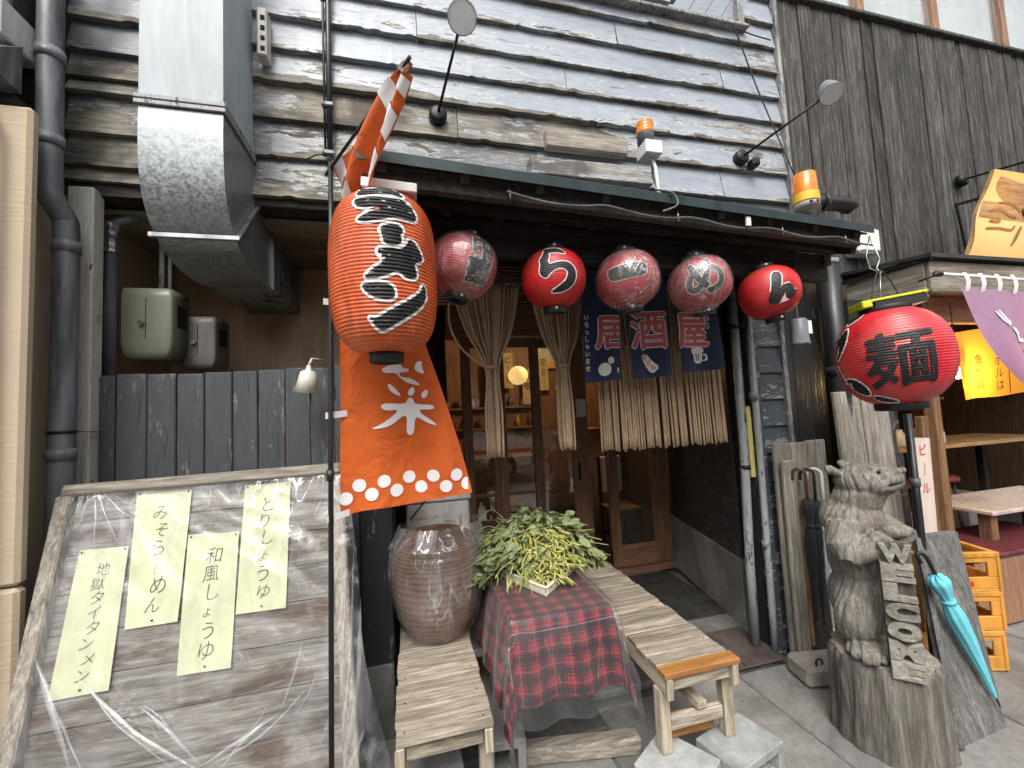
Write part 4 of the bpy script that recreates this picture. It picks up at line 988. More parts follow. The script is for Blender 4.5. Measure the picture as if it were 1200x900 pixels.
lay_polys(o_, LEAF, sf(ph, .0025), .014, .007); lay_polys(k_, LEAF, sf(ph, .0042), .014)
lay_polys(o_, [[(-.214, -.100), (-.205, -.103), (-.212, -.135), (-.222, -.128)]], sf(ph, .0052), .014); lay_polys(o_, [[(-.245, .07), (-.238, .075), (-.252, .02), (-.258, .025)]], sf(ph, .0052), .014)
o_.build('leaf_outline', m_pw, t); k_.build('painted_leaf', m_ink, t)
m_lime = plain('lime_plastic', (.55, .62, .02), .4, 0, .05)
pl = MB(); pl.box(-.125, .125, -.07, .07, 0, .012, .003); pl.box(-.125, -.085, -.072, .072, -.022, .012, .004); R_ = Matrix.Rotation(radians(-32), 3, 'Z') @ Matrix.Rotation(radians(-6), 3, 'Y')
pl.v = [c+V((.0, 0, .262))+R_@p for p in pl.v]; pl.build('lime_top_plate', m_lime, t)
pl = MB(); pl.box(-.075, .12, -.066, .066, -.04, -.001, .003); pl.v = [c+V((.0, 0, .262))+R_@p for p in pl.v]; pl.build('top_block', m_ink, t)
hk = along(.992, .0, -.03); hk.x += .0
top = c+V((-.03, 0, .28)); 
wire(t, [hk, hk+V((-.035, 0, -.10)), hk+V((-.02, 0, -.16)), c+V((-.02, .0, .40))], .0032, m_steel, 'wire_loop')
wire(t, [hk, hk+V((.05, 0, -.11)), hk+V((.02, 0, -.16)), c+V((-.01, .0, .40))], .0032, m_steel, 'wire_loop')
wire(t, catmull([c+V((-.09, .0, .27)), c+V((-.06, 0, .36)), c+V((-.015, 0, .41)), c+V((.05, 0, .35)), c+V((.09, 0, .27))], 6), .003, m_wireb)
wire(t, [c+V((-.02, .0, .40)), c+V((-.065, -.02, .265))], .003, m_steel)
# ------------------------------------------------------------------ noren (split indigo curtain)
m_indigo = cloth('indigo_noren_cloth', (.022, .032, .072), .85, 500, .15, .2, .1, .3)
m_pink = cloth('faded_pink_print', (.42, .10, .10), .85, 500, .15, .1)
m_npw = cloth('white_noren_print', (.66, .64, .60), .85, 500, .08, .1)
YN = 1.98
nr = thing('noren', 'indigo split entrance curtain with pink and white lettering behind the lanterns', 'curtain', (1.3, YN, 2.2))
pan = [((678, 270), (738, 445), (690, 447), (742, 444)), None]
panels = [(.900, 1.118, 1.628, -.018), (1.160, 1.405, 1.640, .0), (1.440, 1.72, 1.668, .028)]
def nor_fn(x0, x1, zb, sw, lift=0):
    zt = 2.22
    def f(u, v):
        z = zt+(zb-zt)*v; x = x0+(x1-x0)*u+sw*v
        return V((x, YN+.014*sin(u*8+x0*20)*v+.004*nz(u*4, v*3, x0)-lift, z+.012*u*v))
    return f
for i, (x0, x1, zb, sw) in enumerate(panels):
    f = nor_fn(x0, x1, zb, sw); pq = MB().grid(f, 20, 26).build('curtain_panel', m_indigo, nr)
    W, H = x1-x0, 2.22-zb
    def fs(cx, cz, lift, f=nor_fn(x0, x1, zb, sw), W=W, H=H, zb=zb):
        return lambda x, y: V(f(min(.995, max(.005, (cx+x)/W)), (H-(cz+y))/H))+V((0, -lift, 0))
    o_, k_, w_ = MB(), MB(), MB()
    if i == 0:
        bold(o_, '居', lambda l: fs(.165, .262, .0025+l), .195, 0, 0, .050, sx=1.0, maxe=.03); bold(k_, '居', lambda l: fs(.165, .262, .0046+l), .195, 0, 0, .022, sx=1.0, maxe=.03)
        for j, ch in enumerate('いらっしゃいませ'):
            wl_ = MB(); glyph(wl_, ch, fs(.024, .345-.039*j, .003), .034, 0, 0, .028, 1, 0, 0, .05); wl_.build('white_letter', m_npw, nr)
        lay_polys(w_, [[(.118+.033*cos(a*pi/8), .062+.036*sin(a*pi/8)) for a in range(16)], [(.152+.018*cos(a*pi/8), .108+.019*sin(a*pi/8)) for a in range(16)], [(.16, .118), (.172, .128), (.17, .115)], [(.188, .068), (.206, .068), (.202, .050), (.204, .040), (.191, .040), (.193, .050)]][:2], fs(0, 0, .003), .03, 0, 1)
        w2 = MB(); lay_polys(w2, [[(.188, .068), (.206, .068), (.202, .050), (.204, .040), (.191, .040), (.193, .050)]], fs(0, 0, .003), .03, 0, 1); w2.build('white_cup', m_npw, nr)
    elif i == 1:
        bold(o_, '酒', lambda l: fs(.115, .262, .0025+l), .225, 0, 0, .050, sx=1.05, maxe=.03); bold(k_, '酒', lambda l: fs(.115, .262, .0046+l), .225, 0, 0, .022, sx=1.05, maxe=.03)
        lay_polys(w_, [[(.062, .125), (.10, .132), (.13, .09), (.168, .055), (.135, .022), (.115, .03), (.085, .07)]], fs(0, 0, .003), .03, 0, 1)
        r3 = MB()
        for j, ch in enumerate('樽ビル'):
            r3 = MB(); glyph(r3, ch, fs(.090+.022*j, .110-.028*j, .0045), .032, 0, 0, .03, 1, 0, .35, .05); r3.build('red_print', m_lred, nr)
    else:
        bold(o_, '屋', lambda l: fs(.095, .235, .0025+l), .215, 0, 0, .050, sx=1.0, maxe=.03); bold(k_, '屋', lambda l: fs(.095, .235, .0046+l), .215, 0, 0, .022, sx=1.0, maxe=.03)
        for ch, yy in (('の', .02), ('り', -.025)):
            w2 = MB(); glyph(w2, ch, fs(.20, .285, .003), .05, 0, yy, .02, .8, 0, .3, .05); w2.build('white_letter', m_npw, nr)
        lay_polys(w_, [[(.085, .045), (.145, .045), (.150, .110), (.080, .110)], [(.07, .10), (.075, .135), (.10, .13), (.115, .145), (.135, .135), (.16, .135), (.162, .105), (.12, .10)], [(.15, .098), (.178, .098), (.182, .060), (.15, .055), (.15, .063), (.17, .066), (.168, .09), (.15, .09)]], fs(0, 0, .003), .03, 0, 1)
        b_ = MB(); lay_polys(b_, [[(.100, .06), (.108, .06), (.108, .10), (.100, .10)], [(.118, .06), (.126, .06), (.126, .10), (.118, .10)]], fs(0, 0, .0045), .05, 0, 0); b_.build('mug_lines', m_indigo, nr)
    o_.build('letter_outline', m_npw, nr); k_.build('lettering', m_pink, nr); w_.build('white_print', m_npw, nr)
MB().tube([(.86, YN, 2.225), (1.80, YN, 2.225)], .008, 8).build('curtain_rod', m_iron, nr)
# ------------------------------------------------------------------ rope curtains
def rope_mat():
    m = M('brown_rope'); w_ = nd(m.nt, 'TexWave', {'Vector': m.co(), 'Scale': 60.0, 'Distortion': 3.0, 'Detail': 2.0}, wave_type='BANDS', bands_direction='Z').outputs['Fac']
    n = m.noise(25, 4, .6); c = m.mix(m.math('ADD', m.math('MULTIPLY', w_, .35), m.math('MULTIPLY', n, .65)), (.27, .18, .105), (.60, .45, .30))
    return m.pr(c, .85, 0, m.bump(w_, .5, .003), .2)
m_rope = rope_mat()
def bundle(label, x0, x1, xk, zk, xb, zb, n, y=2.12, ztop=2.19, loosen=0):
    t = thing('rope_curtain', label, 'rope curtain', (xk, y, ztop), 'brown rope curtains at the entrance')
    s_ = MB(); rnd = random.Random(int(x0*991))
    for i in range(n):
        u = (i+.5)/n; layer = rnd.choice((-.02, 0, .02)); hw = .036; hb = .043
        a = V((x0+(x1-x0)*u, y+layer*.5, ztop)); k = V((xk+(u-.5)*2*hw, y+layer*.9, zk)); e = V((xb+(u-.5)*2*hb, y+layer, zb+rnd.uniform(-.012, .012)))
        m1 = a.lerp(k, .5)+V(((u-.5)*.05, 0, -.03)); m1.x += (xk-m1.x)*.10
        s_.tube(catmull([a, m1, k, k.lerp(e, .5)+V(((u-.5)*.01, 0, 0)), e], 4), .0056, 5)
    s_.build('strands', m_rope, t, None, 'stuff')
    MB().lathe([(.040, -.008), (.043, 0), (.040, .008)], (xk, y, zk), seg=18).build('tie', m_rope, t)
    MB().tube([(x0-.02, y, ztop+.004), (x1+.02, y, ztop+.004)], .009, 8).build('rod', m_doorx, t)
    if loosen:
        MB().tube(catmull([(x0+.01, y-.02, ztop), (x0-.005, y-.02, 1.98), (x0+.05, y-.02, 1.84), (xk-.04, y-.02, zk+.0)], 6), .006, 6).build('tie_cord', m_rope, t)
bundle('left rope curtain tied into a bunch beneath the two left lanterns', .215, .60, .425, 1.735, .422, 1.275, 34, 2.12, 2.185, 1)
bundle('second rope curtain tied into a bunch beside the indigo curtain', .655, .985, .823, 1.735, .825, 1.285, 30, 2.12, 2.145, 0)
t = thing('rope_curtain', 'loose untied rope curtain hanging below the indigo curtain', 'rope curtain', (1.45, 2.14, 2.2), 'brown rope curtains at the entrance')
s_ = MB(); rnd = random.Random(5)
for i in range(56):
    u = (i+.5)/56+rnd.uniform(-.004, .004); x = 1.03+.82*u; y = 2.13+rnd.choice((-.008, .0, .008))
    s_.tube(catmull([(x-.02, y, 2.2), (x+.003*sin(i), y+.004*sin(i*2.3), 1.75), (x+.016*u+.004*sin(i*1.7), y, 1.250+rnd.uniform(-.008, .012))], 5), .0072, 5)
s_.build('strands', m_rope, t, None, 'stuff'); MB().tube([(1.0, 2.13, 2.205), (1.87, 2.13, 2.205)], .009, 8).build('rod', m_doorx, t)
# ------------------------------------------------------------------ lamps on the wall
m_frost = plain('frosted_lens', (.62, .63, .62), .3, 0, .05)
m_lampgrey = plain('lamp_grey_paint', (.22, .235, .25), .4, 0, .15)
def arm_lamp(base, head, aim, label, R=.062, elbow=None):
    t = thing('wall_lamp', label, 'lamp', base, 'arm lamps on the upper walls'); base, head = V(base), V(head)
    MB().lathe([(0, -.045), (.030, -.045), (.046, -.036), (.048, 0), (0, 0)], base, (0, 1, 0), 20).build('wall_plate', m_iron, t)
    b0 = base+V((0, -.04, .0)); pth = [b0, head] if not elbow else catmull([b0, V(elbow), head], 6)
    MB().tube(pth, .0075, 8).build('arm', m_iron, t)
    a = V(aim).normalized(); h = head
    MB().lathe([(.0, -.11), (.028, -.11), (.034, -.10), (.034, -.05), (.048, -.035), (R, .03), (R*1.03, .034), (R*.98, .036)], h, a, 24).build('lamp_head', m_lampgrey, t)
    MB().lathe([(R*.97, .033), (R*.72, .0), (.03, -.022), (0, -.024)], h, a, 24).build('reflector', m_plast, t)
    MB().lathe([(0, .0345), (R*.97, .034)], h, a, 24).build('front_glass', m_frost, t)
    MB().lathe([(.0, .015), (.016, .008), (.02, -.008), (.012, -.022)], h, a, 14).build('bulb', m_white, t)
    return t
arm_lamp(P(513, 138, Y=2.12), P(541, 22, Y=1.78), (-.05, -.80, -.60), 'arm lamp with white reflector pointing at the viewer above the banner', .066)
l2 = arm_lamp(P(866, 187, Y=2.12), P(973, 108, Y=1.66), (-.42, -.48, -.77), 'long armed grey lamp reaching over the dark boards', .055)
q = P(884, 192, Y=2.08); MB().box(q.x-.03, q.x+.03, 2.05, 2.12, q.z-.025, q.z+.035, .015).build('junction', m_iron, l2)
cw = thing('loose_wire', 'thin black wire slanting down the siding from the window corner', 'wire', P(862, 36, Y=2.08))
MB().tube(catmull([P(690, -6, Y=2.07)+V((1.0, 0, 0)), P(862, 36, Y=2.07), P(884, 95, Y=2.09), P(905, 145, Y=2.08), P(931, 205, Y=2.05)], 5), .0045, 5).build('wire', m_wireb, cw)
MB().tube(catmull([P(862, 33, Y=2.07), P(880, 40, Y=2.08), P(903, 47, Y=2.09)], 4), .004, 5).build('wire', m_wireb, cw)
cs = thing('spot_lamp', 'small cream spot lamp hanging beside the banner pole', 'lamp', P(362, 430, Y=1.98))
h = P(362, 428, Y=1.98); MB().lathe([(0, .0), (.008, .0), (.012, -.02), (.032, -.03), (.050, -.12), (.047, -.12), (.03, -.035)], h, (.12, -.12, 1), 20).build('lamp_shade', m_cream, cs)
MB().lathe([(.046, -.112), (0, -.108)], h, (.12, -.12, 1), 20).build('lamp_opening', m_iron, cs)
MB().tube([h, h+V((.008, .02, .03)), h+V((.03, .15, .04))], .006, 6).build('stem', m_cream, cs)
sp = thing('spot_lamp', 'small grey cylinder lamp hanging by the ん lantern', 'lamp', P(937, 387, Y=1.62))
h = P(937, 388, Y=1.62); MB().lathe([(0, .062), (.030, .062), (.038, .052), (.038, -.055), (.041, -.055), (.041, -.07), (.034, -.07), (.030, -.03), (0, -.03)], h, (0, 0, 1), 22).build('lamp_body', m_pipe, sp)
MB().box(h.x+.012, h.x+.032, h.y-.041, h.y-.030, h.z-.02, h.z+.045, .001).build('label_sticker', m_pw, sp)
wire(sp, [h+V((-.005, 0, .06)), h+V((-.005, 0, .26)), h+V((.02, 0, .40))], .004, m_steel, 'stem')
# ------------------------------------------------------------------ benches
def bench(label, x0, x1, y0, y1, z, legz, n, varn, leg_in=.0):
    t = thing('wooden_bench', label, 'bench', ((x0+x1)/2, (y0+y1)/2, legz)); rnd = random.Random(int(y1*77+x0*5))
    ys_ = [y0]
    for i in range(n): ys_.append(ys_[-1]+rnd.uniform(.8, 1.25))
    k = (y1-y0)/(ys_[-1]-y0); ys_ = [y0+(y-y0)*k for y in ys_]
    for i in range(n):
        e0, e1 = rnd.uniform(-.004, .004), rnd.uniform(-.004, .004); dz = rnd.uniform(-.002, .001)
        a, b = ys_[i]+.0015, ys_[i+1]-.002
        if varn and i == 0: MB().box(x0-.004, x1+.006, a-.004, b, z-.020, z+.002, .003).build('edge_board', m_varn, t); continue
        pk = MB().box(x0+e0, x1+e1, a, b, z-.020, z+dz, .003).build('bench_board', m_bench, t)
        if i % 2 == 0 and i < 7:
            nl = MB()
            for x in (x0+.03, x1-.03): nl.lathe([(.0038, 0), (.0038, .0008), (0, .001)], (x, (a+b)/2, z+dz), (0, 0, 1), 6)
            nl.build('nails', m_iron, pk)
    for x in (x0+.004, x1-.030): MB().box(x, x+.026, y0+.02, y1-.02, z-.085, z-.0215, .003).build('side_rail', m_benchy, t)
    MB().box(x0+.032, x1-.032, y0+.022, y0+.046, z-.080, z-.0215, .003).build('end_rail', m_bench, t)
    for x in (x0+.004, x1-.030): MB().box(x-.001, x+.027, y0+.000, y0+.0195, z-.10, z-.022, .003).build('rail_end', m_benchz, t)
    for yy in (y0+.05, y1-.10):
        for x in (x0-.004+leg_in, x1-.044-leg_in): MB().box(x, x+.048, yy, yy+.045, legz, z-.0215-.065*(0), .004).build('leg', m_benchz, t) if False else MB().box(x+(.032 if x < (x0+x1)/2 else -.032)*0, x+.046, yy-.0, yy+.045, legz, z-.087, .004).build('leg', m_benchz, t)
        MB().box(x0+.044, x1-.046, yy+.008, yy+.036, legz+.075, legz+.125, .003).build('stretcher', m_bench, t)
    MB().bar(((x0+x1)/2+.02, y0+.05, legz+.15), ((x0+x1)/2-.02, y1-.08, legz+.135), .045, .028).build('long_stretcher', m_benchy, t)
    return t
b2 = bench('longer bench with an orange varnished front edge, standing on pale cinder blocks', .912, 1.245, 1.462, 2.62, .47, .140, 15, True)
MB().box(.965, 1.19, 1.57, 1.585, .145, .24, .003).build('brown_board', m_varn, b2)
bench('shorter grey bench carrying the wrapped wicker basket', -.083, .243, 1.462, 2.36, .45, .02, 12, False)
# ------------------------------------------------------------------ cinder blocks
def cinder(label, x0, x1, y0, y1, z1, rot, mat, holes=2, z0=.001, axis='y'):
    L, D, H = x1-x0, y1-y0, z1-z0; wth = min(.034, H*.28)
    xs_ = [0]; hw = (L-wth*(holes+1))/holes
    for i in range(holes): xs_ += [xs_[-1]+wth, xs_[-1]+wth+hw]
    xs_.append(L); zs_ = [0, wth, H-wth, H]; solid = lambda i, k: k != 1 or i % 2 == 0
    m = MB(); c = V(((x0+x1)/2, (y0+y1)/2, z0)); R = Matrix.Rotation(rot, 3, 'Z'); rnd = random.Random(int(x0*999))
    bm = bmesh.new(); cache = {}
    def vt(i, j, k):
        if (i, j, k) not in cache: cache[(i, j, k)] = bm.verts.new((xs_[i]-L/2+rnd.uniform(-.002, .002), (-D/2, D/2)[j], zs_[k]+rnd.uniform(-.001, .001)))
        return cache[(i, j, k)]
    nx = len(xs_)-1
    for i in range(nx):
        for k in range(3):
            if not solid(i, k): continue
            for j in (0, 1):
                q = [vt(i, j, k), vt(i+1, j, k), vt(i+1, j, k+1), vt(i, j, k+1)]; bm.faces.new(q if j == 0 else q[::-1])
            for (di, dk, q) in ((-1, 0, [(i, 0, k), (i, 0, k+1), (i, 1, k+1), (i, 1, k)]), (1, 0, [(i+1, 0, k), (i+1, 1, k), (i+1, 1, k+1), (i+1, 0, k+1)]), (0, -1, [(i, 0, k), (i, 1, k), (i+1, 1, k), (i+1, 0, k)]), (0, 1, [(i, 0, k+1), (i+1, 0, k+1), (i+1, 1, k+1), (i, 1, k+1)])):
                a, b = i+di, k+dk
                if 0 <= a < nx and 0 <= b < 3 and solid(a, b): continue
                bm.faces.new([vt(*p) for p in q])
    bmesh.ops.bevel(bm, geom=[e for e in bm.edges], offset=.004, segments=1, affect='EDGES', clamp_overlap=True)
    bm.verts.index_update()
    m.add([c+R@v.co for v in bm.verts], [[v.index for v in f.verts] for f in bm.faces]); bm.free()
    return m.alone('cinder_block', mat, label, 'block', c, 'cinder blocks under the benches')
cinder('pale cinder block under the left front leg of the long bench', .83, 1.06, 1.36, 1.60, .139, radians(32), m_block, 2)
cinder('pale cinder block under the right front leg of the long bench', 1.10, 1.38, 1.40, 1.59, .139, radians(14), m_block, 1)
cinder('grey cinder block with a square hole beside the shorter bench', .262, .425, 1.70, 2.02, .19, radians(-6), m_blockd, 1)
cinder('grey cinder block in the shadow beneath the shorter bench', -.02, .15, 1.56, 1.86, .19, radians(3), m_blockd, 1)
cinder('dark cinder block far back beside the wrapped basket', .26, .42, 2.16, 2.46, .30, radians(-14), m_blockd, 1)
# ------------------------------------------------------------------ table under the plaid cloth
TX0, TX1, TY0, TY1, TZ = .352, .770, 1.605, 2.33, .695
tb = thing('plaid_table', 'small table hidden under the red plaid cloth', 'table', (.57, 1.95, .02))
MB().box(TX0, TX1, TY0, TY1, TZ-.022, TZ-.004, .003).build('table_top', m_greyy, tb)
for x in (TX0+.09, TX1-.12):
    for y in (TY1-.17, TY1-.05): MB().box(x, x+.035, y, y+.035, .023, TZ-.0225, .003).build('leg', m_darkz, tb)
def plaid():
    m = M('red_plaid_cloth'); uv = nd(m.nt, 'TexCoord').outputs['UV']; sx = nd(m.nt, 'SeparateXYZ', {0: uv})
    def bands(s_, per, segs):
        f = m.math('FRACT', m.math('DIVIDE', s_, per)); return m.ramp(f, segs, 'CONSTANT')
    seg = [(0, 0.0), (.30, 1.0), (.36, 0.0), (.40, .85), (.72, 0.0), (.78, 1.0), (.84, 0.0)]
    a = bands(sx.outputs[0], .068, seg); b = bands(sx.outputs[1], .068, seg)
    s_ = m.math('MULTIPLY', m.math('ADD', a, b), .5)
    c = m.ramp(s_, [(0, (.20, .011, .020)), (.34, (.050, .006, .011)), (.56, (.024, .006, .008)), (1.0, (.006, .006, .008))])
    ya = bands(sx.outputs[0], .068, [(0, 0.0), (.145, 1.0), (.165, 0.0)]); yb = bands(sx.outputs[1], .068, [(0, 0.0), (.145, 1.0), (.165, 0.0)])
    c = m.mix(m.math('MULTIPLY', m.math('MAXIMUM', ya, yb), .55), c, (.36, .17, .16))
    n = m.noise(300, 3, .6); c = m.mix(m.math('MULTIPLY', n, .25), c, (.02, .01, .012))
    return m.pr(c, .85, 0, m.bump(n, .2, .002, m.bump(m.noise(9, 4, .5), .2, .02)), .15, **{'Sheen Weight': .15})
m_plaid = plaid()
def drape(a, b, ox, oyf, oyb, lift=0, ph=0, flare=.16, amp=.014):
    """cloth laid over the table: a,b in -1..1 across and 0..1 from the back edge to the front hem"""
    hx = (TX1-TX0)/2+lift; cx = (TX0+TX1)/2; L = TY1-TY0
    s_ = a*(hx+ox); r_ = b*(L+oyf); da = max(0, abs(s_)-hx); db = max(0, r_-L-lift); sg = 1 if s_ > 0 else -1
    x = cx+max(-hx, min(hx, s_)); y = TY1-min(r_, L+lift); z = TZ+lift; rho = sqrt(da*da+db*db)
    if rho > 0:
        th = atan2(db, da); w_ = sin(th*2)
        out = rho*flare*(1+.5*w_)+.012*min(1, rho*9)
        fold = amp*min(1, rho*5)*sin((s_ if db > da else r_)*(26+ph)+ph*2+a*3)
        x += sg*cos(th)*(out*(.9 if db == 0 else .55))+(0 if db > da else sg*fold); y -= sin(th)*(out*1.1+(fold if db > da else 0))
        z -= rho*(.985-.02*w_)
    return V((x, y, z+.0015*nz(x*12, y*12, ph)))
def drape_uv(a, b, ox, oyf): return (a*((TX1-TX0)/2+ox), b*(TY1-TY0+oyf))
q = MB(); q.grid(lambda u, v: drape(2*u-1, v, .32, .285, 0), 96, 84, True, lambda u, v: drape_uv(2*u-1, v, .32, .285))
q.alone('tablecloth', m_plaid, 'red and black plaid cloth draped over the small table', 'tablecloth', (.57, 1.95, TZ))
m_sheet = film('table_sheet_film', .0, .03, (4.5, 1.5), .24, (1, 1, 1), .3, .35, (1, 1, .7), .022)
def sheet_pt(u, v):
    p = drape(2*u-1, v, .25, .36, 0, .011, 0, .17, .016); d = max(0, TZ-p.z)
    return p+V((.006*nz(u*7, v*7, 3), -.008*abs(nz(u*6, v*9, 8))*min(1, d*8)-.012*min(1, d*10), .0))
MB().grid(sheet_pt, 60, 60).alone('plastic_sheet', m_sheet, 'clear plastic sheet over the red plaid tablecloth', 'plastic sheet', (.57, 1.95, TZ))
sp_ = bpy.data.objects['plastic_sheet']  # white strips on the sheet paint its edge highlight and glints as folds
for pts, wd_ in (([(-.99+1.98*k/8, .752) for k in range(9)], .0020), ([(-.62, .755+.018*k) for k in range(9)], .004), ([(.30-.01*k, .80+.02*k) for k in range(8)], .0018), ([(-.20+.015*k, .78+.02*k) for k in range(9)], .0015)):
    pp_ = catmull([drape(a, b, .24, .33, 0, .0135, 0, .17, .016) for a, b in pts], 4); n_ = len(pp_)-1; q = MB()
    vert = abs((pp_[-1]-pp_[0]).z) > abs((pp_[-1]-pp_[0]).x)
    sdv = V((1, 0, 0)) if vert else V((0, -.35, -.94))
    q.grid(lambda u, v: pp_[int(round(u*n_))]+sdv*(wd_*(v-.5)*2*(.45+.9*abs(nz(u*6, wd_*999))))+V((0, -.002*(1-abs(v-.5)*2), .001)), n_, 4); q.build('film_fold_glint', m_fold_glint, sp_)
ck = MB().tube([(TX0+.006+.016*cos(a*.5), 2.02+.016*sin(a*.5), TZ+.014) for a in range(10)], .0035, 6)
ck.alone('orange_hook', plain('orange_rubber', (.7, .16, .03), .5), 'little orange rubber hook at the left edge of the plaid table', 'hook', (TX0, 2.02, TZ))
# ------------------------------------------------------------------ tray of green soybeans
tr = thing('plastic_tray', 'cream plastic tray under the heap of green soybean stalks', 'tray', (.565, 2.0, TZ+.01))
m_tray = plain('cream_tray_plastic', (.62, .60, .47), .45, 0, .06)
TL_, TF_, TR_ = V((.375, 2.06, 0)), V((.540, 1.735, 0)), V((.755, 1.955, 0)); TB_ = TL_+TR_-TF_
zt0 = TZ+.010; q = MB(); q.prism([p+V((0, 0, zt0)) for p in (TL_, TF_, TR_, TB_)], (0, 0, .008)); q.build('tray_floor', m_tray, tr)
cs_ = [TL_, TF_, TR_, TB_]
for i in range(4):
    a, b = cs_[i], cs_[(i+1) % 4]
    MB().bar(a+V((0, 0, zt0+.036)), b+V((0, 0, zt0+.036)), .016, .010, (0, 0, 1), .004).build('tray_rim', m_tray, tr)
    n = 5
    for k in range(n+1):
        p = a.lerp(b, (k+.0)/n*.96+.02); r2 = a.lerp(b, min(1, (k+(.96 if i == 0 else .62))/n*.96+.02))
        if k < n: MB().bar(p+V((0, 0, zt0+.0195)), r2+V((0, 0, zt0+.0195)), .006, .026, (0, 0, 1), .002).build('tray_side', m_tray, tr)
ed = thing('soybean_stalks', 'heap of leafy green soybean stalks with yellow pods on the tray', 'vegetables', (.60, 2.0, TZ+.03))
def leafmat(name, c1, c2, c3):
    m = M(name); n = m.noise(30, 4, .6); c = m.ramp(n, [(.3, c1), (.5, c2), (.7, c3)])
    m.pr(c, .6, 0, m.bump(n, .2, .005), .3); tl = nd(m.nt, 'BsdfTranslucent', {'Color': c}); mx = nd(m.nt, 'MixShader', {0: .25, 1: m.b.outputs[0], 2: tl.outputs[0]}); return m.surf(mx.outputs[0])
m_leaf = leafmat('soybean_leaf', (.115, .15, .06), (.26, .31, .145), (.42, .45, .26)); m_leafy = leafmat('yellowing_leaf', (.28, .28, .05), (.42, .40, .10), (.5, .48, .2))
m_pod = leafmat('soybean_pod', (.30, .31, .07), (.50, .49, .15), (.62, .60, .28)); m_stem = leafmat('soybean_stem', (.20, .24, .08), (.32, .36, .14), (.42, .44, .22))
rnd = random.Random(21)
def heap_pt():
    while True:
        x, y, z = rnd.uniform(-1, 1), rnd.uniform(-1, 1), rnd.uniform(0, 1)
        if .30 < x*x+y*y+z*z < 1.02+.12*sin(x*5+y*3): break
    px, py, pz_ = .60+.335*x, 2.07+.25*y, TZ+.05+.245*z*(1-.25*abs(x))
    return V((px, py, pz_-.05*max(0, abs(x)-.6)*3)), V((x, y, z))
def leaf(mb, p, d, n, L, W):
    d = d.normalized(); s_ = d.cross(n); 
    if s_.length < .1: s_ = d.cross(V((1, 0, 0)))
    s_.normalize(); n = s_.cross(d); up = n*(.10*L); dr = -n*(.22*L)
    rows = [(0, .02), (.22, .75), (.5, 1.0), (.78, .62), (1.0, .02)]; vs = []
    for t, w_ in rows:
        q = p+d*(L*t)+dr*t*t
        vs += [q-s_*(W*w_*.5)+up, q, q+s_*(W*w_*.5)+up]
    fs = []
    for i in range(4): fs += [(i*3, i*3+1, i*3+4, i*3+3), (i*3+1, i*3+2, i*3+5, i*3+4)]
    mb.add(vs, fs, True)
lv, ly, pdm, stm = MB(), MB(), MB(), MB()
for i in range(1700):
    p, o_ = heap_pt()
    if o_.y < -.45 and o_.z < .30 and abs(o_.x) < .75: continue
    front = (o_.y < -.05 and abs(o_.x+.05) < .42 and .02 < o_.z < .75)
    if front and rnd.random() < .42: continue
    d = V((o_.x+rnd.uniform(-.8, .8), o_.y+rnd.uniform(-.8, .8), rnd.uniform(-.9, .35))); n = V((o_.x*.7, o_.y*.7, o_.z+.4))+V((rnd.uniform(-.6, .6), rnd.uniform(-.6, .6), rnd.uniform(-.3, .6)))
    leaf(lv if rnd.random() > .07 else ly, p, d, n, *(lambda q: (q, q*rnd.uniform(.55, .82)))(rnd.choice((.024, .034, .046, .058, .070))*rnd.uniform(.85, 1.15)))
for i in range(400):
    p, o_ = heap_pt()
    if i < 210:
        x_, z_ = rnd.gauss(-.04, .20), rnd.uniform(.02, .80); y_ = -sqrt(max(.02, 1-min(.95, x_*x_+z_*z_)))*rnd.uniform(.86, 1.04)
        p = V((.60+.335*x_, 2.07+.25*y_-.012, TZ+.05+.245*z_)); o_ = V((x_, y_, z_))
    d = V((rnd.uniform(-.7, .7), -abs(rnd.uniform(.1, .9)), rnd.uniform(-1.0, .1))).normalized(); L = rnd.uniform(.04, .085); s_ = V((rnd.uniform(-1, 1), rnd.uniform(-1, 1), 0))*.010
    pdm.tube([p, p+d*L*.35+s_, p+d*L*.7+s_*1.1, p+d*L], [.0018, .0044, .0046, .0012], 6)
for i in range(190):
    p, o_ = heap_pt(); p = p+V((o_.x*.03, o_.y*.03, .012)); c0 = V((.60+rnd.uniform(-.08, .08), 2.05+rnd.uniform(-.06, .06), TZ+.07)); e = p+V((o_.x*.05, o_.y*.05, rnd.uniform(-.02, .02)))
    stm.tube(catmull([c0, c0.lerp(e, .5)+V((rnd.uniform(-.03, .03), rnd.uniform(-.03, .03), .05)), e], 4), .0026, 5)
for e in ((-.36, -.05, .14), (-.34, .0, .19), (-.37, -.08, .09), (-.28, .1, .24)):
    c0 = V((.55, 2.05, TZ+.12)); stm.tube(catmull([c0, V((.60+e[0]*.7, 2.03+e[1], TZ+e[2]+.06)), V((.60+e[0], 2.03+e[1], TZ+e[2]))], 6), .0022, 5)
lv.build('leaves', m_leaf, ed, None, 'stuff'); ly.build('yellow_leaves', m_leafy, ed, None, 'stuff'); pdm.build('pods', m_pod, ed, None, 'stuff'); stm.build('stems', m_stem, ed, None, 'stuff')
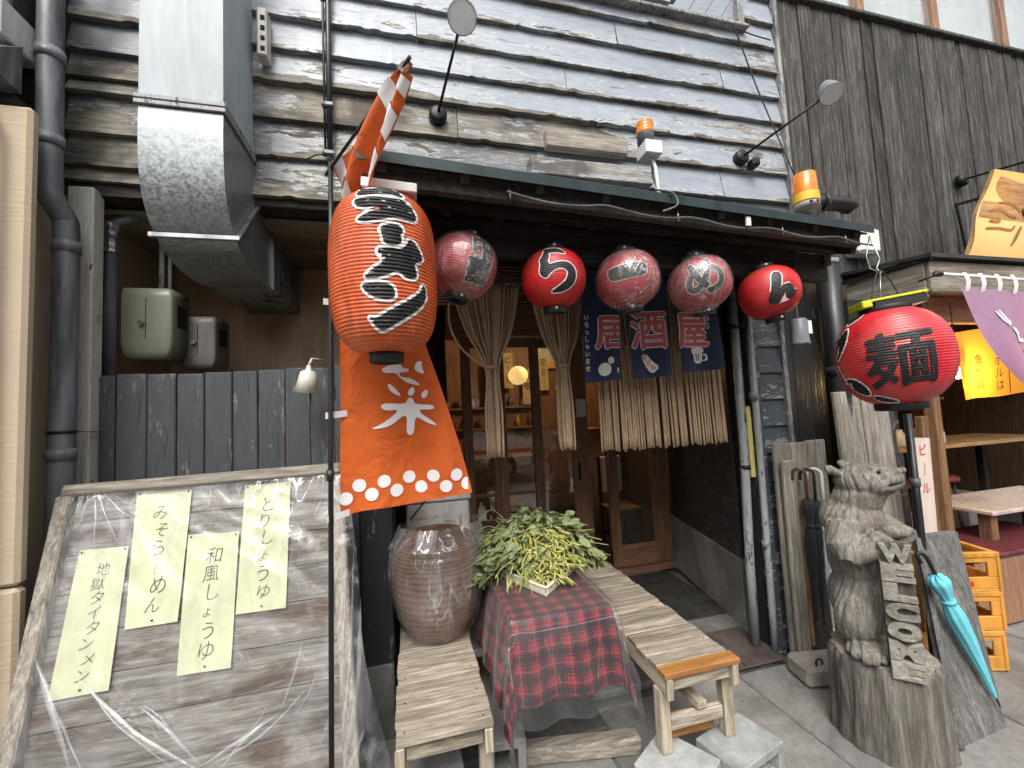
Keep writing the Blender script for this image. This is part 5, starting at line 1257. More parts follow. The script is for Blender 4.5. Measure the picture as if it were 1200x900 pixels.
# ------------------------------------------------------------------ wrapped wicker basket on the short bench
def wicker():
    m = M('brown_wicker'); tc = nd(m.nt, 'TexCoord').outputs['UV']
    a = nd(m.nt, 'TexWave', {'Vector': tc, 'Scale': 22.0, 'Distortion': 1.5}, bands_direction='X').outputs['Fac']; b = nd(m.nt, 'TexWave', {'Vector': tc, 'Scale': 11.0, 'Distortion': 2.5}, bands_direction='Y').outputs['Fac']
    n = m.noise(14, 5, .6); h = m.math('MULTIPLY', a, b)
    c = m.ramp(m.math('ADD', m.math('MULTIPLY', h, .30), m.math('MULTIPLY', n, .70)), [(.22, (.045, .021, .011)), (.45, (.150, .076, .040)), (.7, (.29, .172, .10))])
    return m.pr(c, .7, 0, m.bump(h, .35, .005), .3)
bk_ = thing('wicker_basket', 'big brown wicker basket wrapped in clear plastic on the short bench', 'basket', (.105, 2.12, .452))
bp_ = [(.122, 0), (.146, .025), (.182, .10), (.207, .21), (.215, .32), (.208, .39), (.185, .44), (.13, .475), (.04, .488), (0, .49)]
bpf = catmull([(r, h, 0) for r, h in bp_], 5); q = MB(); nb = len(bpf)-1
def bask(u, v):
    i = min(nb, int(round(v*nb))); r, h = bpf[i].x, bpf[i].y; a = u*2*pi; r += .0035*abs(sin(a*16))*min(1, r*8)
    return (.105+r*sin(a), 2.12-r*cos(a), .453+h)
q.grid(bask, 96, nb, True, lambda u, v: (u*3, v)); q.build('basket_body', wicker(), bk_)
m_bag = film('basket_bag_film', .02, .06, (9, 1.2), .2, (1, 1, 1), .35, .45, (1, 1, .22), .10)
q = MB()
def bag(u, v):
    h = .004+.515*v; i = min(nb, int(v*nb*.98)); k = min(1, h/.49); rr = 0
    for a_, b_ in zip(bp_[:-1], bp_[1:]):
        if a_[1] <= h <= b_[1]+1e-6: rr = a_[0]+(b_[0]-a_[0])*(h-a_[1])/max(1e-6, b_[1]-a_[1])
    if h > .425: rr = .207-.075*(h-.425)/.09
    a = u*2*pi; bulge = .05*max(0, sin(a*.5+.6))**10 if False else 0
    ear = max(0, h-.38)*.62*(max(0, cos(a-pi*.55))**3) + max(0, h-.38)*.25*max(0, cos(a+pi*.6))**4
    r = rr+.010+.016*abs(nz(sin(a)*2.5, cos(a)*2.5, h*1.6))+.007*abs(nz(sin(a)*7, cos(a)*7, h*2+4))+ear
    return (.105+r*sin(a), 2.12-r*cos(a), .453+h-.05*max(0, h-.42)*abs(nz(sin(a)*3, cos(a)*3, 2))*10*.3)
q.grid(bag, 90, 40)
q.build('plastic_bag', m_bag, bk_)
wb = thing('white_chest', 'white box standing behind the wrapped wicker basket', 'box', (.13, 2.62, .03))
MB().box(-.04, .33, 2.52, 2.85, .03, .985, .01).build('chest_body', m_white, wb); MB().box(-.05, .34, 2.51, 2.86, .988, 1.03, .008).build('chest_lid', m_white, wb)
MB().box(-.02, .075, 2.513, 2.519, .90, .955, .001).build('yellow_tape', m_cream, wb); MB().bar((.10, 2.51, 1.04), (-.02, 2.51, .90), .004, .008).build('latch', m_iron, wb)
# ------------------------------------------------------------------ mats, thin pipes by the entrance
MB().box(1.56, 2.015, 1.985, 2.345, .036, .046, .003).alone('door_mat', plain('brown_mat', (.075, .058, .052), .9, 0, .2, .4, 120), 'thin brown mat on the step beside the long bench', 'mat', (1.79, 2.16, .036))
MB().box(1.42, 2.13, 2.52, 3.30, .036, .044, .003).alone('floor_mat', plain('dark_rubber_mat', (.030, .030, .029), .8, 0, .3, .4, 120), 'dark rubber mat on the floor before the right sliding door', 'mat', (1.78, 2.9, .036))
tp_ = thing('thin_pipe', 'left of two thin galvanised pipes beside the entrance', 'pipe', (1.94, 2.14, 0), 'thin pipes beside the entrance')
MB().tube([(1.985, 2.13, 2.35), (1.975, 2.13, 1.2), (1.95, 2.135, .50), (1.945, 2.135, .04)], .026, 12).build('pipe', m_zpipe, tp_)
for z in (1.94, 1.08): MB().tube([(1.975, 2.13, z), (1.975, 2.13, z+.025)], .030, 12).build('pipe_clip', m_iron, tp_)
tp2 = thing('thin_pipe', 'right of two thin galvanised pipes, patched near its foot', 'pipe', (2.0, 2.08, 0), 'thin pipes beside the entrance')
MB().tube([(2.035, 2.075, 2.30), (2.035, 2.075, 1.2), (2.015, 2.06, .70), (2.005, 2.055, .30), (2.005, 2.06, .02)], .019, 12).build('pipe', m_zpipe, tp2)
for z in (1.50, .62, .44): MB().tube([(2.015, 2.065, z), (2.012, 2.064, z+.045)], .024, 12).build('pipe_sleeve', m_pipe, tp2)
ys2 = MB(); ys2.box(1.992, 2.022, 2.10, 2.118, 1.03, 1.46, .004)
ys2.alone('yellow_strip', plain('yellow_slat_paint', (.58, .50, .16), .6, 0, .1), 'pale yellow slat wedged behind the thin pipes', 'slat', (2.0, 2.11, 1.03))
ORD = ('first', 'second', 'third', 'fourth', 'fifth', 'sixth', 'seventh', 'eighth', 'ninth', 'tenth')
# ------------------------------------------------------------------ neighbouring house clad in dark upright boards
nh = thing('dark_board_house', 'neighbouring house clad in dark upright boards with windows above', 'building', (4.2, 2.2, 0))
YN2 = 2.20; x = 2.536; rnd = random.Random(3); i = 0
while x < 6.6:
    w_ = rnd.uniform(.075, .115); d_ = rnd.choice((0, .006, .011)); 
    MB().box(x+.001, x+w_-.0015, YN2-.012-d_, YN2+.010, 2.28, 4.335+.004*(i % 2), .003).build('cladding_board', m_neigh, nh)
    if rnd.random() < .35: MB().box(x+w_-.010, x+w_+.008, YN2-.026-d_*.3, YN2-.012, 2.28, 4.330, .003).build('cover_strip', m_neigh, nh)
    x += w_; i += 1
MB().box(2.53, 6.8, YN2+.012, YN2+.10, 2.35, 4.32).build('wall_backing', m_void, nh)
MB().box(2.53, 6.8, YN2-.055, YN2+.06, 4.345, 4.375, .005).build('window_sill', m_neigh, nh)
m_pale = plain('pale_curtain', (.82, .85, .87), .9, 0, .06)
wx = [2.56, P(1003, 20, Y=2.2).x, P(1098, 45, Y=2.2).x, P(1170, 60, Y=2.2).x, 6.4]
wx = [2.56, 3.42, 4.22, 5.05, 6.0]
for a, b in zip(wx[:-1], wx[1:]):
    f_ = MB().box(a-.03, a+.03, YN2-.03, YN2+.05, 4.376, 5.4, .004).build('window_frame', m_door, nh)
    MB().box(a+.031, b-.031, YN2+.0, YN2+.005, 4.377, 5.4, .0005).build('window_pane', glass('upper_window_glass', .10, .25), f_) if a == wx[0] else MB().box(a+.031, b-.031, YN2+.0, YN2+.005, 4.377, 5.4, .0005).build('window_pane', bpy.data.materials['upper_window_glass'], f_)
MB().box(2.54, 6.8, YN2+.04, YN2+.05, 4.38, 5.6).build('curtain', m_pale, nh)
MB().box(2.53, 6.8, 1.9, YN2+.3, 5.42, 5.5, .01).build('eave', m_dark, nh)
# its shop front: little roof, posts, interior
sh = thing('neighbour_shop_front', 'open shop front with a grey fascia roof beside the carved bear', 'shop front', (3.5, 1.75, 0))
FX, FYF = 2.985, 1.70
MB().prism([(FX-.03, FYF-.03, 2.275), (6.6, FYF-.03, 2.275), (6.6, 2.185, 2.33), (FX-.03, 2.185, 2.33)], (0, 0, .022)).build('roof_sheet', m_roof, sh)
MB().box(FX+.001, 6.6, FYF, FYF+.025, 2.075, 2.262, .004).build('front_fascia', m_greyx, sh)
MB().box(FX-.001, FX+.024, FYF+.027, 2.18, 2.05, 2.262, .004).build('side_fascia', m_greyy, sh)
MB().box(FX-.02, FX+.006, FYF-.02, 2.18, 2.263, 2.292, .003).build('drip_edge', m_pipeb, sh)
for i in range(6): MB().box(FX+.03, 6.6, FYF+.03+i*.078, FYF+.03+i*.078+.075, 2.10, 2.115, .002).build('soffit_board', m_warmx, sh)
MB().box(3.06, 3.115, 1.80, 1.86, 0, 2.098, .005).build('post', m_warm, sh)
MB().box(3.12, 3.15, 1.84, 1.90, 0, 2.098, .003).build('post', m_darkz, sh)
MB().box(2.70, 2.99, 1.97, 2.05, 0, 2.10).build('end_wall', m_void, sh)
MB().box(3.15, 6.6, 1.86, 1.92, 1.93, 2.098, .004).build('header', m_warmx, sh)
m_shopwall = wood('dim_shop_wall', 'z', (.03, .018, .010), (.075, .045, .025), (.13, .08, .05), .7)
MB().box(2.70, 7.5, 5.2, 5.25, 0, 2.8).build('back_wall', m_shopwall, sh); MB().box(2.90, 2.95, 2.3, 5.2, 0, 2.8).build('inner_wall', m_shopwall, sh)
MB().box(2.9, 7.5, 2.31, 5.2, 2.55, 2.6).build('inner_ceiling', m_void, sh); MB().box(2.9, 7.5, 2.0, 5.2, .002, .02).build('inner_floor', m_void, sh)
MB().box(7.45, 7.5, 2.31, 5.2, 0, 2.6).build('inner_wall', m_shopwall, sh)
# furniture inside
def table(label, x0, x1, y0, y1, z, mt, leg=.05, th=.035, legm=None):
    t = thing('table', label, 'table', ((x0+x1)/2, (y0+y1)/2, .02))
    MB().box(x0, x1, y0, y1, z-th, z, .006).build('table_top', mt, t)
    for xx in (x0+.04, x1-.04-leg):
        for yy in (y0+.04, y1-.04-leg): MB().box(xx, xx+leg, yy, yy+leg, .02, z-th-.001, .003).build('leg', legm or m_darkz, t)
    return t
q = P(1112, 545, Z=1.0); 
table('warm wooden counter table inside the neighbouring shop', 4.00, 5.9, 2.62, 3.15, 1.02, m_warmx, .06)
table('pale topped low table at the opening of the neighbouring shop', 3.80, 5.0, 1.98, 2.42, .66, plain('pale_table_top', (.50, .43, .38), .25, 0, .1), .07, .03, m_warm)
for i, (x, y) in enumerate(((4.25, 2.75), (4.75, 2.85))):
    t = thing('stool', ('red seated stool under the warm counter table', 'second red seated stool under the warm counter, farther inside')[i], 'stool', (x, y, .02), 'red stools in the neighbouring shop')
    MB().lathe([(0, .0), (.15, .0), (.165, .02), (.15, .05), (0, .055)], (x, y, .66), seg=20).build('seat', plain('red_seat_vinyl', (.13, .02, .014), .5) if i == 0 else bpy.data.materials['red_seat_vinyl'], t)
    for a in range(4):
        k = V((cos(a*pi/2+.7), sin(a*pi/2+.7), 0)); MB().tube([(x+k.x*.11, y+k.y*.11, .655), (x+k.x*.16, y+k.y*.16, .02)], .014, 6).build('leg', m_darkz, t)
t = thing('bench_seat', 'dark red bench behind the yellow crates', 'bench', (3.75, 1.92, .02))
MB().box(3.35, 4.5, 1.86, 1.90, .02, .42, .004).build('bench_front', m_door, t); MB().box(3.34, 4.5, 1.85, 2.3, .421, .455, .01).build('bench_cushion', plain('maroon_cushion', (.09, .012, .018), .6), t)
sf_ = thing('wall_shelf', 'shelf with small bowls inside the neighbouring shop', 'shelf', (4.3, 3.35, 1.4))
MB().box(3.6, 5.6, 3.2, 3.5, 1.40, 1.425, .003).build('shelf_board', m_warmx, sf_)
for xx in (3.62, 5.55): MB().box(xx, xx+.03, 3.22, 3.48, .02, 1.399, .003).build('upright', m_warm, sf_)
rnd = random.Random(12)
for i in range(9):
    x = 3.75+i*.19; r = rnd.uniform(.04, .06)
    lab = ('white', 'cream', 'grey')[i % 3]
    MB().lathe([(r*.5, 0), (r*.6, .01), (r, r*.9), (r*.95, r*.9), (r*.5, .015)], (x, 3.33, 1.426), seg=14).alone('bowl', (m_plast, m_cream, m_meter2)[i % 3], f'{ORD[i]} bowl from the left on the shelf inside the neighbouring shop, {lab}', 'bowl', (x, 3.33, 1.426), 'bowls on the neighbouring shelf')
for i, (x, y, mt, lb) in enumerate(((4.15, 2.72, m_cream, 'cream condiment jar on the warm counter'), (4.36, 2.75, m_warm, 'brown sauce bottle on the warm counter'), (4.62, 2.72, m_plast, 'white napkin holder on the warm counter'))):
    MB().lathe([(0, 0), (.045, 0), (.05, .02), (.05, .10), (.03, .13), (.03, .15), (0, .15)], (x, y, 1.021), seg=14).alone('condiment_jar', mt, lb, 'jar', (x, y, 1.021), 'things on the warm counter')
# glowing paper and its lamp
m_lit = glow('lit_orange_paper', (1.0, .40, .03), .26, (.80, .40, .06))  # faint emission painted in for bulb light coming through the paper
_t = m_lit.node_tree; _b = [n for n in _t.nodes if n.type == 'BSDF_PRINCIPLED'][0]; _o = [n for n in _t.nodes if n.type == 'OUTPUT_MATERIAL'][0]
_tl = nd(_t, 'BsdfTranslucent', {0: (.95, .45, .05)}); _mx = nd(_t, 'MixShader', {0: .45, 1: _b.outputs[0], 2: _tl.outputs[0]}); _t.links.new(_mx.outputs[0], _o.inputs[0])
lp = thing('paper_poster', 'glowing orange handwritten poster behind the large red lantern', 'poster', (3.45, 1.80, 1.43))
pq = [P(1117, 390, Y=1.86), P(1206, 376, Y=1.86), P(1206, 459, Y=1.86), P(1132, 469, Y=1.86)]
def lpf(u, v): return (pq[0]*(1-u)+pq[1]*u)*(1-v)+(pq[3]*(1-u)+pq[2]*u)*v+V((0, .012*sin(u*5), .004*sin(u*9)*v))
MB().grid(lpf, 14, 8).build('paper', m_lit, lp)
k_ = MB(); W_ = (pq[1]-pq[0]).length; H_ = (pq[3]-pq[0]).length
for u0, s_, v0 in ((.80, 'この', .22), (.55, 'ハイボルは', .14), (.28, '角が込', .45)):
    for j, ch in enumerate(s_):
        k_ = MB(); glyph(k_, ch, lambda x, y, u0=u0, v=v0+j*.175: V(lpf(u0+x/W_, v-y/H_))+V((0, -.004, 0)), .075, 0, 0, .004, 1.15, .1, .04, .2); k_.build('written_character', m_pen, lp)
MB().bar(lpf(.66, 0)+V((0, -.003, 0)), lpf(.68, .98)+V((0, -.003, 0)), .004, .002).build('fold_line', m_pen, lp)
MB().tube([V(lpf(0, 0)), V((lpf(0, 0).x, 1.86, 2.06))], .003, 5).build('string', m_wireb, lp)
bu = P(1122, 437, Y=1.92)
bl_ = thing('hanging_bulb', 'glowing bulb beside the orange poster', 'lamp', bu)
MB().lathe([(0, -.04), (.02, -.034), (.032, -.01), (.03, .015), (.014, .035), (.012, .05)], bu, seg=16).build('bulb', glow('lit_bulb', (1, .75, .35), 14), bl_)
MB().lathe([(.015, .045), (.018, .05), (.018, .09), (0, .092)], bu, seg=12).build('socket', m_iron, bl_)
MB().tube([bu+V((0, 0, .09)), (bu.x, bu.y, 2.09)], .004, 6).build('cord', m_wireb, bl_)
ld = bpy.data.lights.new('bulb_light', 'POINT'); ld.energy = 9; ld.color = (1, .66, .30); ld.shadow_soft_size = .04
lo_ = bpy.data.objects.new('bulb_light', ld); COL.objects.link(lo_); lo_.location = bu+V((.07, .10, -.02))
ld2 = bpy.data.lights.new('shop_light', 'POINT'); ld2.energy = 8; ld2.color = (1, .68, .36); ld2.shadow_soft_size = .10
lo2 = bpy.data.objects.new('shop_light', ld2); COL.objects.link(lo2); lo2.location = (4.6, 3.2, 2.2)
# lit round paper lamps inside the ramen shop
m_glowp = glow('lit_paper_shade', (1, .62, .22), .9, (.6, .45, .25))
for i, (px, yy, r, lb) in enumerate((((603, 389), 4.6, .10, 'upper glowing round paper lamp seen through the door'), ((607, 440), 5.0, .125, 'lower glowing round paper lamp seen through the door'))):
    c = P(px[0], px[1], Y=yy); t = thing('paper_lamp', lb, 'lamp', c, 'paper lamps inside the ramen shop')
    MB().lathe([(r*max(.02, sin(pi*k/14)), -r*cos(pi*k/14)*.95) for k in range(15)], c, seg=22).build('paper_shade', m_glowp, t)
    MB().tube([c+V((0, 0, r*.9)), (c.x, c.y, 2.6)], .004, 5).build('cord', m_wireb, t)
ld3 = bpy.data.lights.new('paper_lamp_light', 'POINT'); ld3.energy = 20; ld3.color = (1, .68, .36); ld3.shadow_soft_size = .1
lo3 = bpy.data.objects.new('paper_lamp_light', ld3); COL.objects.link(lo3); lo3.location = P(620, 420, Y=4.8)+V((.3, 0, .2))
m_strip = plain('aged_menu_strip', (.62, .50, .26), .8, 0, .1)
for i in range(6):
    x = 1.15+i*.27; z = (1.95, 2.1, 1.85, 2.05, 1.9, 2.0)[i]
    t = thing('menu_strip', f'{ORD[i]} aged paper menu strip from the left on the back wall of the ramen shop', 'menu', (x, 5.84, z), 'paper strips inside the ramen shop')
    MB().box(x-.07, x+.07, 5.845, 5.848, z-.26, z+.26, .001).build('paper', m_strip, t)
    for j, ch in enumerate(('餃子', 'ビール', '味噌', '定食', 'ご飯', '酒')[i]):
        q = MB(); glyph(q, '｜' if ch == 'ー' else ch, lambda a, b, x=x, z=z+.16-j*.15: V((x+a, 5.842, z+b)), .12, 0, 0, .01, 1, 0, 0, .3); q.build('written_character', m_pen, t)
pf = thing('wall_picture', 'yellow framed picture inside the ramen shop', 'picture', P(638, 410, Y=5.9))
a_, b_ = P(622, 392, Y=5.9), P(652, 432, Y=5.9)
MB().box(a_.x, b_.x, 5.86, 5.90, b_.z, a_.z, .01).build('frame', m_yel, pf); MB().box(a_.x+.07, b_.x-.07, 5.85, 5.858, b_.z+.07, a_.z-.07, .002).build('picture_face', m_cream, pf)
rnd = random.Random(8)
for i in range(14):
    x = .5+i*.095; z = 1.281 if i % 2 else 1.581; h = rnd.uniform(.12, .22)
    MB().lathe([(0, 0), (.035, 0), (.037, h*.6), (.014, h*.8), (.014, h), (0, h)], (x, 5.93, z), seg=10).alone('bottle', (m_cream, m_warm, m_meter2, m_yel)[i % 4], f'{ORD[i//2]} bottle from the left on the {("upper", "lower")[i % 2]} back shelf of the ramen shop', 'bottle', (x, 5.93, z), 'bottles in the ramen shop')
t = thing('chair', 'pale chair behind the right sliding door', 'chair', (2.16, 4.0, .03))
MB().box(2.0, 2.3, 3.9, 4.25, .42, .45, .01).build('seat', m_doorx, t); MB().box(2.0, 2.30, 4.25, 4.28, .55, .95, .03).build('backrest', m_cream, t)
for xx in (2.0, 2.27):
    for yy in (3.9, 4.25): MB().box(xx, xx+.03, yy, yy+.03, .03, .419 if yy < 4 else .95, .003).build('leg', m_darkz, t)
MB().box(1.95, 2.25, 4.6, 4.9, .03, 1.25, .01).alone('wooden_cabinet', m_warm, 'orange brown wooden cabinet behind the right sliding door', 'cabinet', (2.1, 4.75, .03))
# ------------------------------------------------------------------ lit sign at the top right and its lamp
m_sign = glow('sign_face_added_glow', (1.0, .40, .06), .10, (.60, .37, .17))  # weak glow put into the face, standing in for the arm lamp's light
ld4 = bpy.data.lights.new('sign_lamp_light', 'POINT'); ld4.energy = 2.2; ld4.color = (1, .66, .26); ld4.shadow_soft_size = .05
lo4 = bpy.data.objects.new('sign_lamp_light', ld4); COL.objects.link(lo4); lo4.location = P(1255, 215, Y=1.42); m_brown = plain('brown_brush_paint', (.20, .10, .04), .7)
sg_ = thing('lit_sign', 'lamp lit orange sign board with a brown brush drawing at the top right', 'sign', (4.3, 1.8, 2.35))
q4 = [P(1166, 198, Y=1.66), P(1166, 198, Y=1.66)+V((1.0, 0, -.01)), P(1131, 300, Y=1.74)+V((1.0, 0, -.01)), P(1131, 300, Y=1.74)]
sgf = lambda u, v: (q4[0]*(1-u)+q4[1]*u)*(1-v)+(q4[3]*(1-u)+q4[2]*u)*v+V((.014*sin(v*9)*(1-u), .012*sin(v*5), 0))
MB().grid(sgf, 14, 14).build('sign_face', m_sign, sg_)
MB().prism([V(sgf(0, v))+V((0, .004, 0)) for v in (0, .25, .5, .75, 1)]+[V(sgf(1, v))+V((0, .004, 0)) for v in (1, .75, .5, .25, 0)], (0, .018, 0)).build('sign_box', m_warmx, sg_)
q = MB()
MOUTH = [[(.15, .45), (.30, .40), (.45, .47), (.58, .50), (.57, .53), (.44, .50), (.30, .44), (.16, .48)], [(.18, .55), (.30, .53), (.36, .56), (.34, .60), (.22, .60), (.17, .58), (.20, .565), (.30, .57), (.31, .55), (.22, .555)], [(.14, .66), (.34, .64), (.52, .66), (.56, .60), (.58, .61), (.54, .69), (.34, .67), (.14, .69)], [(.24, .34), (.40, .33), (.56, .38), (.62, .44), (.60, .45), (.54, .40), (.40, .36), (.24, .36)]]
lay_polys(q, [[(x*.62, y) for x, y in p] for p in MOUTH], lambda u, v: V(sgf(u, v))+V((0, -.004, 0)), .05, 0, 2)
lay_polys(q, [[(.40, .60), (.43, .61), (.36, .85), (.33, .86)]], lambda u, v: V(sgf(u, v))+V((0, -.004, 0)), .05, 0, 1)
q.build('brush_drawing', m_brown, sg_)
MB().lathe([(0, -.01), (.035, -.008), (.035, .005), (0, .008)], V(sgf(.42, .42))+V((0, -.006, 0)), (0, -1, 0), 18).build('black_knob', m_ink, sg_)
MB().bar(P(1121, 238, Y=2.15), P(1135, 300, Y=2.12), .02, .02).build('sign_bracket', m_iron, sg_); MB().bar(P(1121, 240, Y=2.12), P(1150, 232, Y=1.8), .02, .02).build('sign_bracket', m_iron, sg_)
arm_lamp(P(1124, 213, Y=2.16), P(1262, 172, Y=1.52), (.05, .7, -.75), 'black arm lamp reaching out over the lit sign', .06)
# ------------------------------------------------------------------ mauve curtain of the neighbouring shop
m_mauve = cloth('mauve_curtain_cloth', (.40, .235, .38), .8, 500, .10, .2, .35, .4)
YP = 1.60; mv = thing('mauve_curtain', 'mauve shop curtain with white lettering on a white rod at the right edge', 'curtain', (3.3, YP, 2.05))
R0, R1 = P(1100, 321, Y=YP), P(1200, 328, Y=YP); dr = (R1-R0).normalized()
MB().tube([R0-dr*.02, R1+dr*.7], .010, 10).build('curtain_rod', m_plast, mv)
MB().lathe([(0, -.02), (.017, -.02), (.017, .012), (0, .012)], R0, dr, 12).build('rod_cap', m_iron, mv)
MB().tube([R0+dr*.01+V((0, .0, 0)), (R0.x+.01, FYF, R0.z-.01)], .005, 6).build('rod_hook', m_iron, mv)
K0, K1 = P(1126, 337, Y=YP), P(1202, 452, Y=YP-.05)
def mvf(u, v):
    top = K0+dr*(u*.85); e = K0.lerp(K1, v); bx_ = e.x+(K0.x+.95-e.x)*u
    z = top.z*(1-v)+v*(K1.z-.0)+.0*u-.06*u*v; e.x -= .05*sin(v*pi)
    x = (e.x)*(1-u)+(K0.x+.95)*u
    return V((x, YP-.05*v+.022*sin(u*16+v*3)*(.2+v)*.9, z))
MB().grid(mvf, 40, 24).build('cloth', m_mauve, mv)
for k in (.05, .20, .36, .52):
    p = K0+dr*(k*.85); MB().grid(lambda u, v: V((p.x-.018+.036*u, YP-.014*sin(v*pi), p.z-.02+v*(R0.z-p.z+.035))), 3, 6).build('curtain_loop', m_tab, mv)
q = MB(); k2 = lambda x, y: V(mvf(x, y))+V((0, -.006, 0))
WR = [[(.185, .235), (.205, .23), (.235, .33), (.250, .34), (.235, .36), (.21, .33)], [(.215, .22), (.225, .215), (.262, .31), (.285, .325), (.292, .35), (.26, .37), (.235, .38), (.25, .35)], [(.27, .40), (.30, .38), (.345, .42), (.35, .46), (.32, .45), (.33, .50), (.38, .49), (.37, .53), (.29, .54), (.265, .52), (.30, .50), (.30, .44)], [(.30, .60), (.36, .57), (.42, .62), (.40, .66), (.34, .63), (.35, .68), (.40, .70), (.36, .73), (.31, .68)]]
lay_polys(q, WR, k2, .03, 0, 2); q.build('lettering', m_tab, mv)
# ------------------------------------------------------------------ tall planks with film, poles, paper sign
pk = thing('leaning_planks', 'tall grey planks half covered in clear film behind the carved bear', 'planks', (2.75, 1.93, 0))
xs_ = [2.50, 2.60, 2.71, 2.83, 2.94]
for i in range(4): MB().box(xs_[i]+.002, xs_[i+1]-.002, 1.905+.01*(i % 2), 1.93+.01*(i % 2), 0, 1.52-.02*(i % 3), .004, Matrix.Rotation(radians(-2.0), 3, 'X'), (2.7, 1.92, 0)).build('plank', m_grey, pk)
MB().grid(lambda u, v: (2.51+.42*u, 1.885+.035*v*1.5*.6-.012*abs(nz(u*6, v*3, 3))-.01*abs(nz(u*14, v*1.2, 5)), 1.46*v+.02), 40, 30).build('film', m_sheet, pk)
po = thing('black_pole', 'thin black pole standing behind the leaning grey panel', 'pole', (2.60, 1.56, 0))
MB().tube([P(1081, 650, Y=1.56)*1+V((.0, 0, -.80)), P(1079, 625, Y=1.56), P(1063, 485, Y=1.56)], .017, 10).build('pole', m_pipeb, po)
MB().tube([P(1072, 560, Y=1.56), P(1073, 570, Y=1.56)], .021, 10).build('clamp', m_wire, po)
ps = thing('paper_sign', 'narrow white paper sign with red brush letters on a wooden post', 'sign', (2.9, 1.78, .9))
pc = [P(1071, 513, Y=1.77), P(1089, 513, Y=1.77), P(1099, 625, Y=1.77), P(1082, 625, Y=1.77)]
psf = lambda u, v: (pc[0]*(1-u)+pc[1]*u)*(1-v)+(pc[3]*(1-u)+pc[2]*u)*v
MB().grid(lambda u, v: V(psf(u, v))+V((0, -.003*sin(u*3), 0)), 3, 8).build('paper', plain('pinkish_paper', (.60, .50, .44), .8, 0, .08), ps)
q = MB()
for j, ch in enumerate('ビール'): glyph(q, '｜' if ch == 'ー' else ch, lambda x, y, v=.13+j*.2: V(psf(.45+x/.16, v-y/.75))+V((0, -.005, 0)), .10, 0, 0, .0, .9, .15, .08, .2)
q.build('lettering', m_lred, ps)
MB().box(2.93, 2.985, 1.79, 1.83, 0, 1.35, .004).alone('wooden_post', m_warm, 'slim brown post carrying the white paper sign', 'post', (2.96, 1.81, 0))
# ------------------------------------------------------------------ umbrella stand of old planks with umbrellas
us = thing('umbrella_stand', 'umbrella stand of old grey planks left of the carved bear', 'stand', (2.24, 1.95, 0))
for i, (a, b, z) in enumerate(((2.052, 2.165, 1.235), (2.169, 2.29, 1.232), (2.294, 2.43, 1.238))): MB().box(a, b, 1.985, 2.01, .02 if i == 0 else .02, z, .005).build('plank', m_grey, us)
MB().box(2.055, 2.14, 1.94, 1.965, .01, 1.14-.0, .005).build('front_plank', m_grey, us)
MB().box(2.15, 2.175, 1.945, 1.97, .1, .92, .004).build('brown_slat', m_warm, us)
MB().box(2.18, 2.42, 1.975, 1.983, .05, .62, .003).build('dark_back', m_darkz, us)
MB().box(2.16, 2.44, 1.93, 1.95, .70, .725, .003).build('cross_bar', m_greyx, us)
def closed_umbrella(name_lab, top, tip, r, mat, hmat, hr, hook, loc_len=.16, group='umbrellas by the carved bear'):
    top, tip = V(top), V(tip); d = (tip-top).normalized(); L = (tip-top).length
    t = thing('umbrella', name_lab, 'umbrella', tip, group)
    sd_ = d.cross(V((0, 0, 1))); sd_ = sd_.normalized() if sd_.length > .1 else V((1, 0, 0)); s2 = d.cross(sd_)
    prof = [(.0, .15), (.015, .72), (.06, 1.0), (.12, .80), (.19, .52), (.24, .62), (.34, .86), (.5, .74), (.7, .50), (.88, .30), (.97, .2), (1, .08)]
    f0 = top+d*loc_len; Lf = L-loc_len-.035; q = MB()
    def ff(u, v):
        h = v; rr = 0
        for a, b in zip(prof[:-1], prof[1:]):
            if a[0] <= h <= b[0]+1e-9: rr = a[1]+(b[1]-a[1])*(h-a[0])/(b[0]-a[0])
        a = u*2*pi; rr *= r*(1+.16*abs(sin(a*4+v*3.5))-.10+.05*nz(cos(a)*2, sin(a)*2, v*5))
        zz = h+.012*sin(a*8)*(1 if h < .05 else 0)
        return f0+d*(Lf*zz)+(sd_*cos(a)+s2*sin(a))*rr
    q.grid(ff, 40, 40); q.build('canopy', mat, t)
    MB().tube([f0+d*Lf*.205, f0+d*Lf*.235], r*.66, 16).build('strap', mat, t)
    MB().tube([f0+d*(Lf-.01), tip], [.005, .003], 8).build('tip', hmat if 'blue' not in name_lab else m_ink, t)
    hk = V(hook); n = 12; pts = [f0+d*.02, top+d*.02]
    c0 = top+hk*hr
    for k in range(n+1):
        a = pi*k/n; pts.append(c0-hk*hr*cos(a)-d*hr*sin(a)*1.0)
    pts.append(pts[-1]+d*.03)
    MB().tube(pts, .0085, 8).build('handle', hmat, t)
    return t
m_ub = cloth('black_umbrella_cloth', (.014, .016, .017), .6, 500, .2, .1, 0, .4); m_uc = film('clear_umbrella_film', .08, .35, (12, 2), .2)
m_blue = cloth('turquoise_umbrella_cloth', (.15, .56, .66), .5, 500, .06, .1, .12, .3); m_cane = plain('dark_cane', (.10, .045, .02), .35, 0, .2)
closed_umbrella('black umbrella with a brown hooked handle in the plank stand', (2.15, 1.89, 1.06), (2.17, 1.92, .20), .034, m_ub, m_cane, .032, (-.62, .78, 0), .13)
closed_umbrella('second black umbrella with a black handle, nearest the carved bear', (2.185, 1.87, 1.06), (2.205, 1.91, .22), .032, m_ub, m_ink, .032, (-.62, .78, 0), .14)
closed_umbrella('clear umbrella with a white hooked handle in the plank stand', (2.215, 1.85, 1.06), (2.22, 1.87, .18), .028, m_uc, m_plast, .034, (-.62, .78, 0), .15)
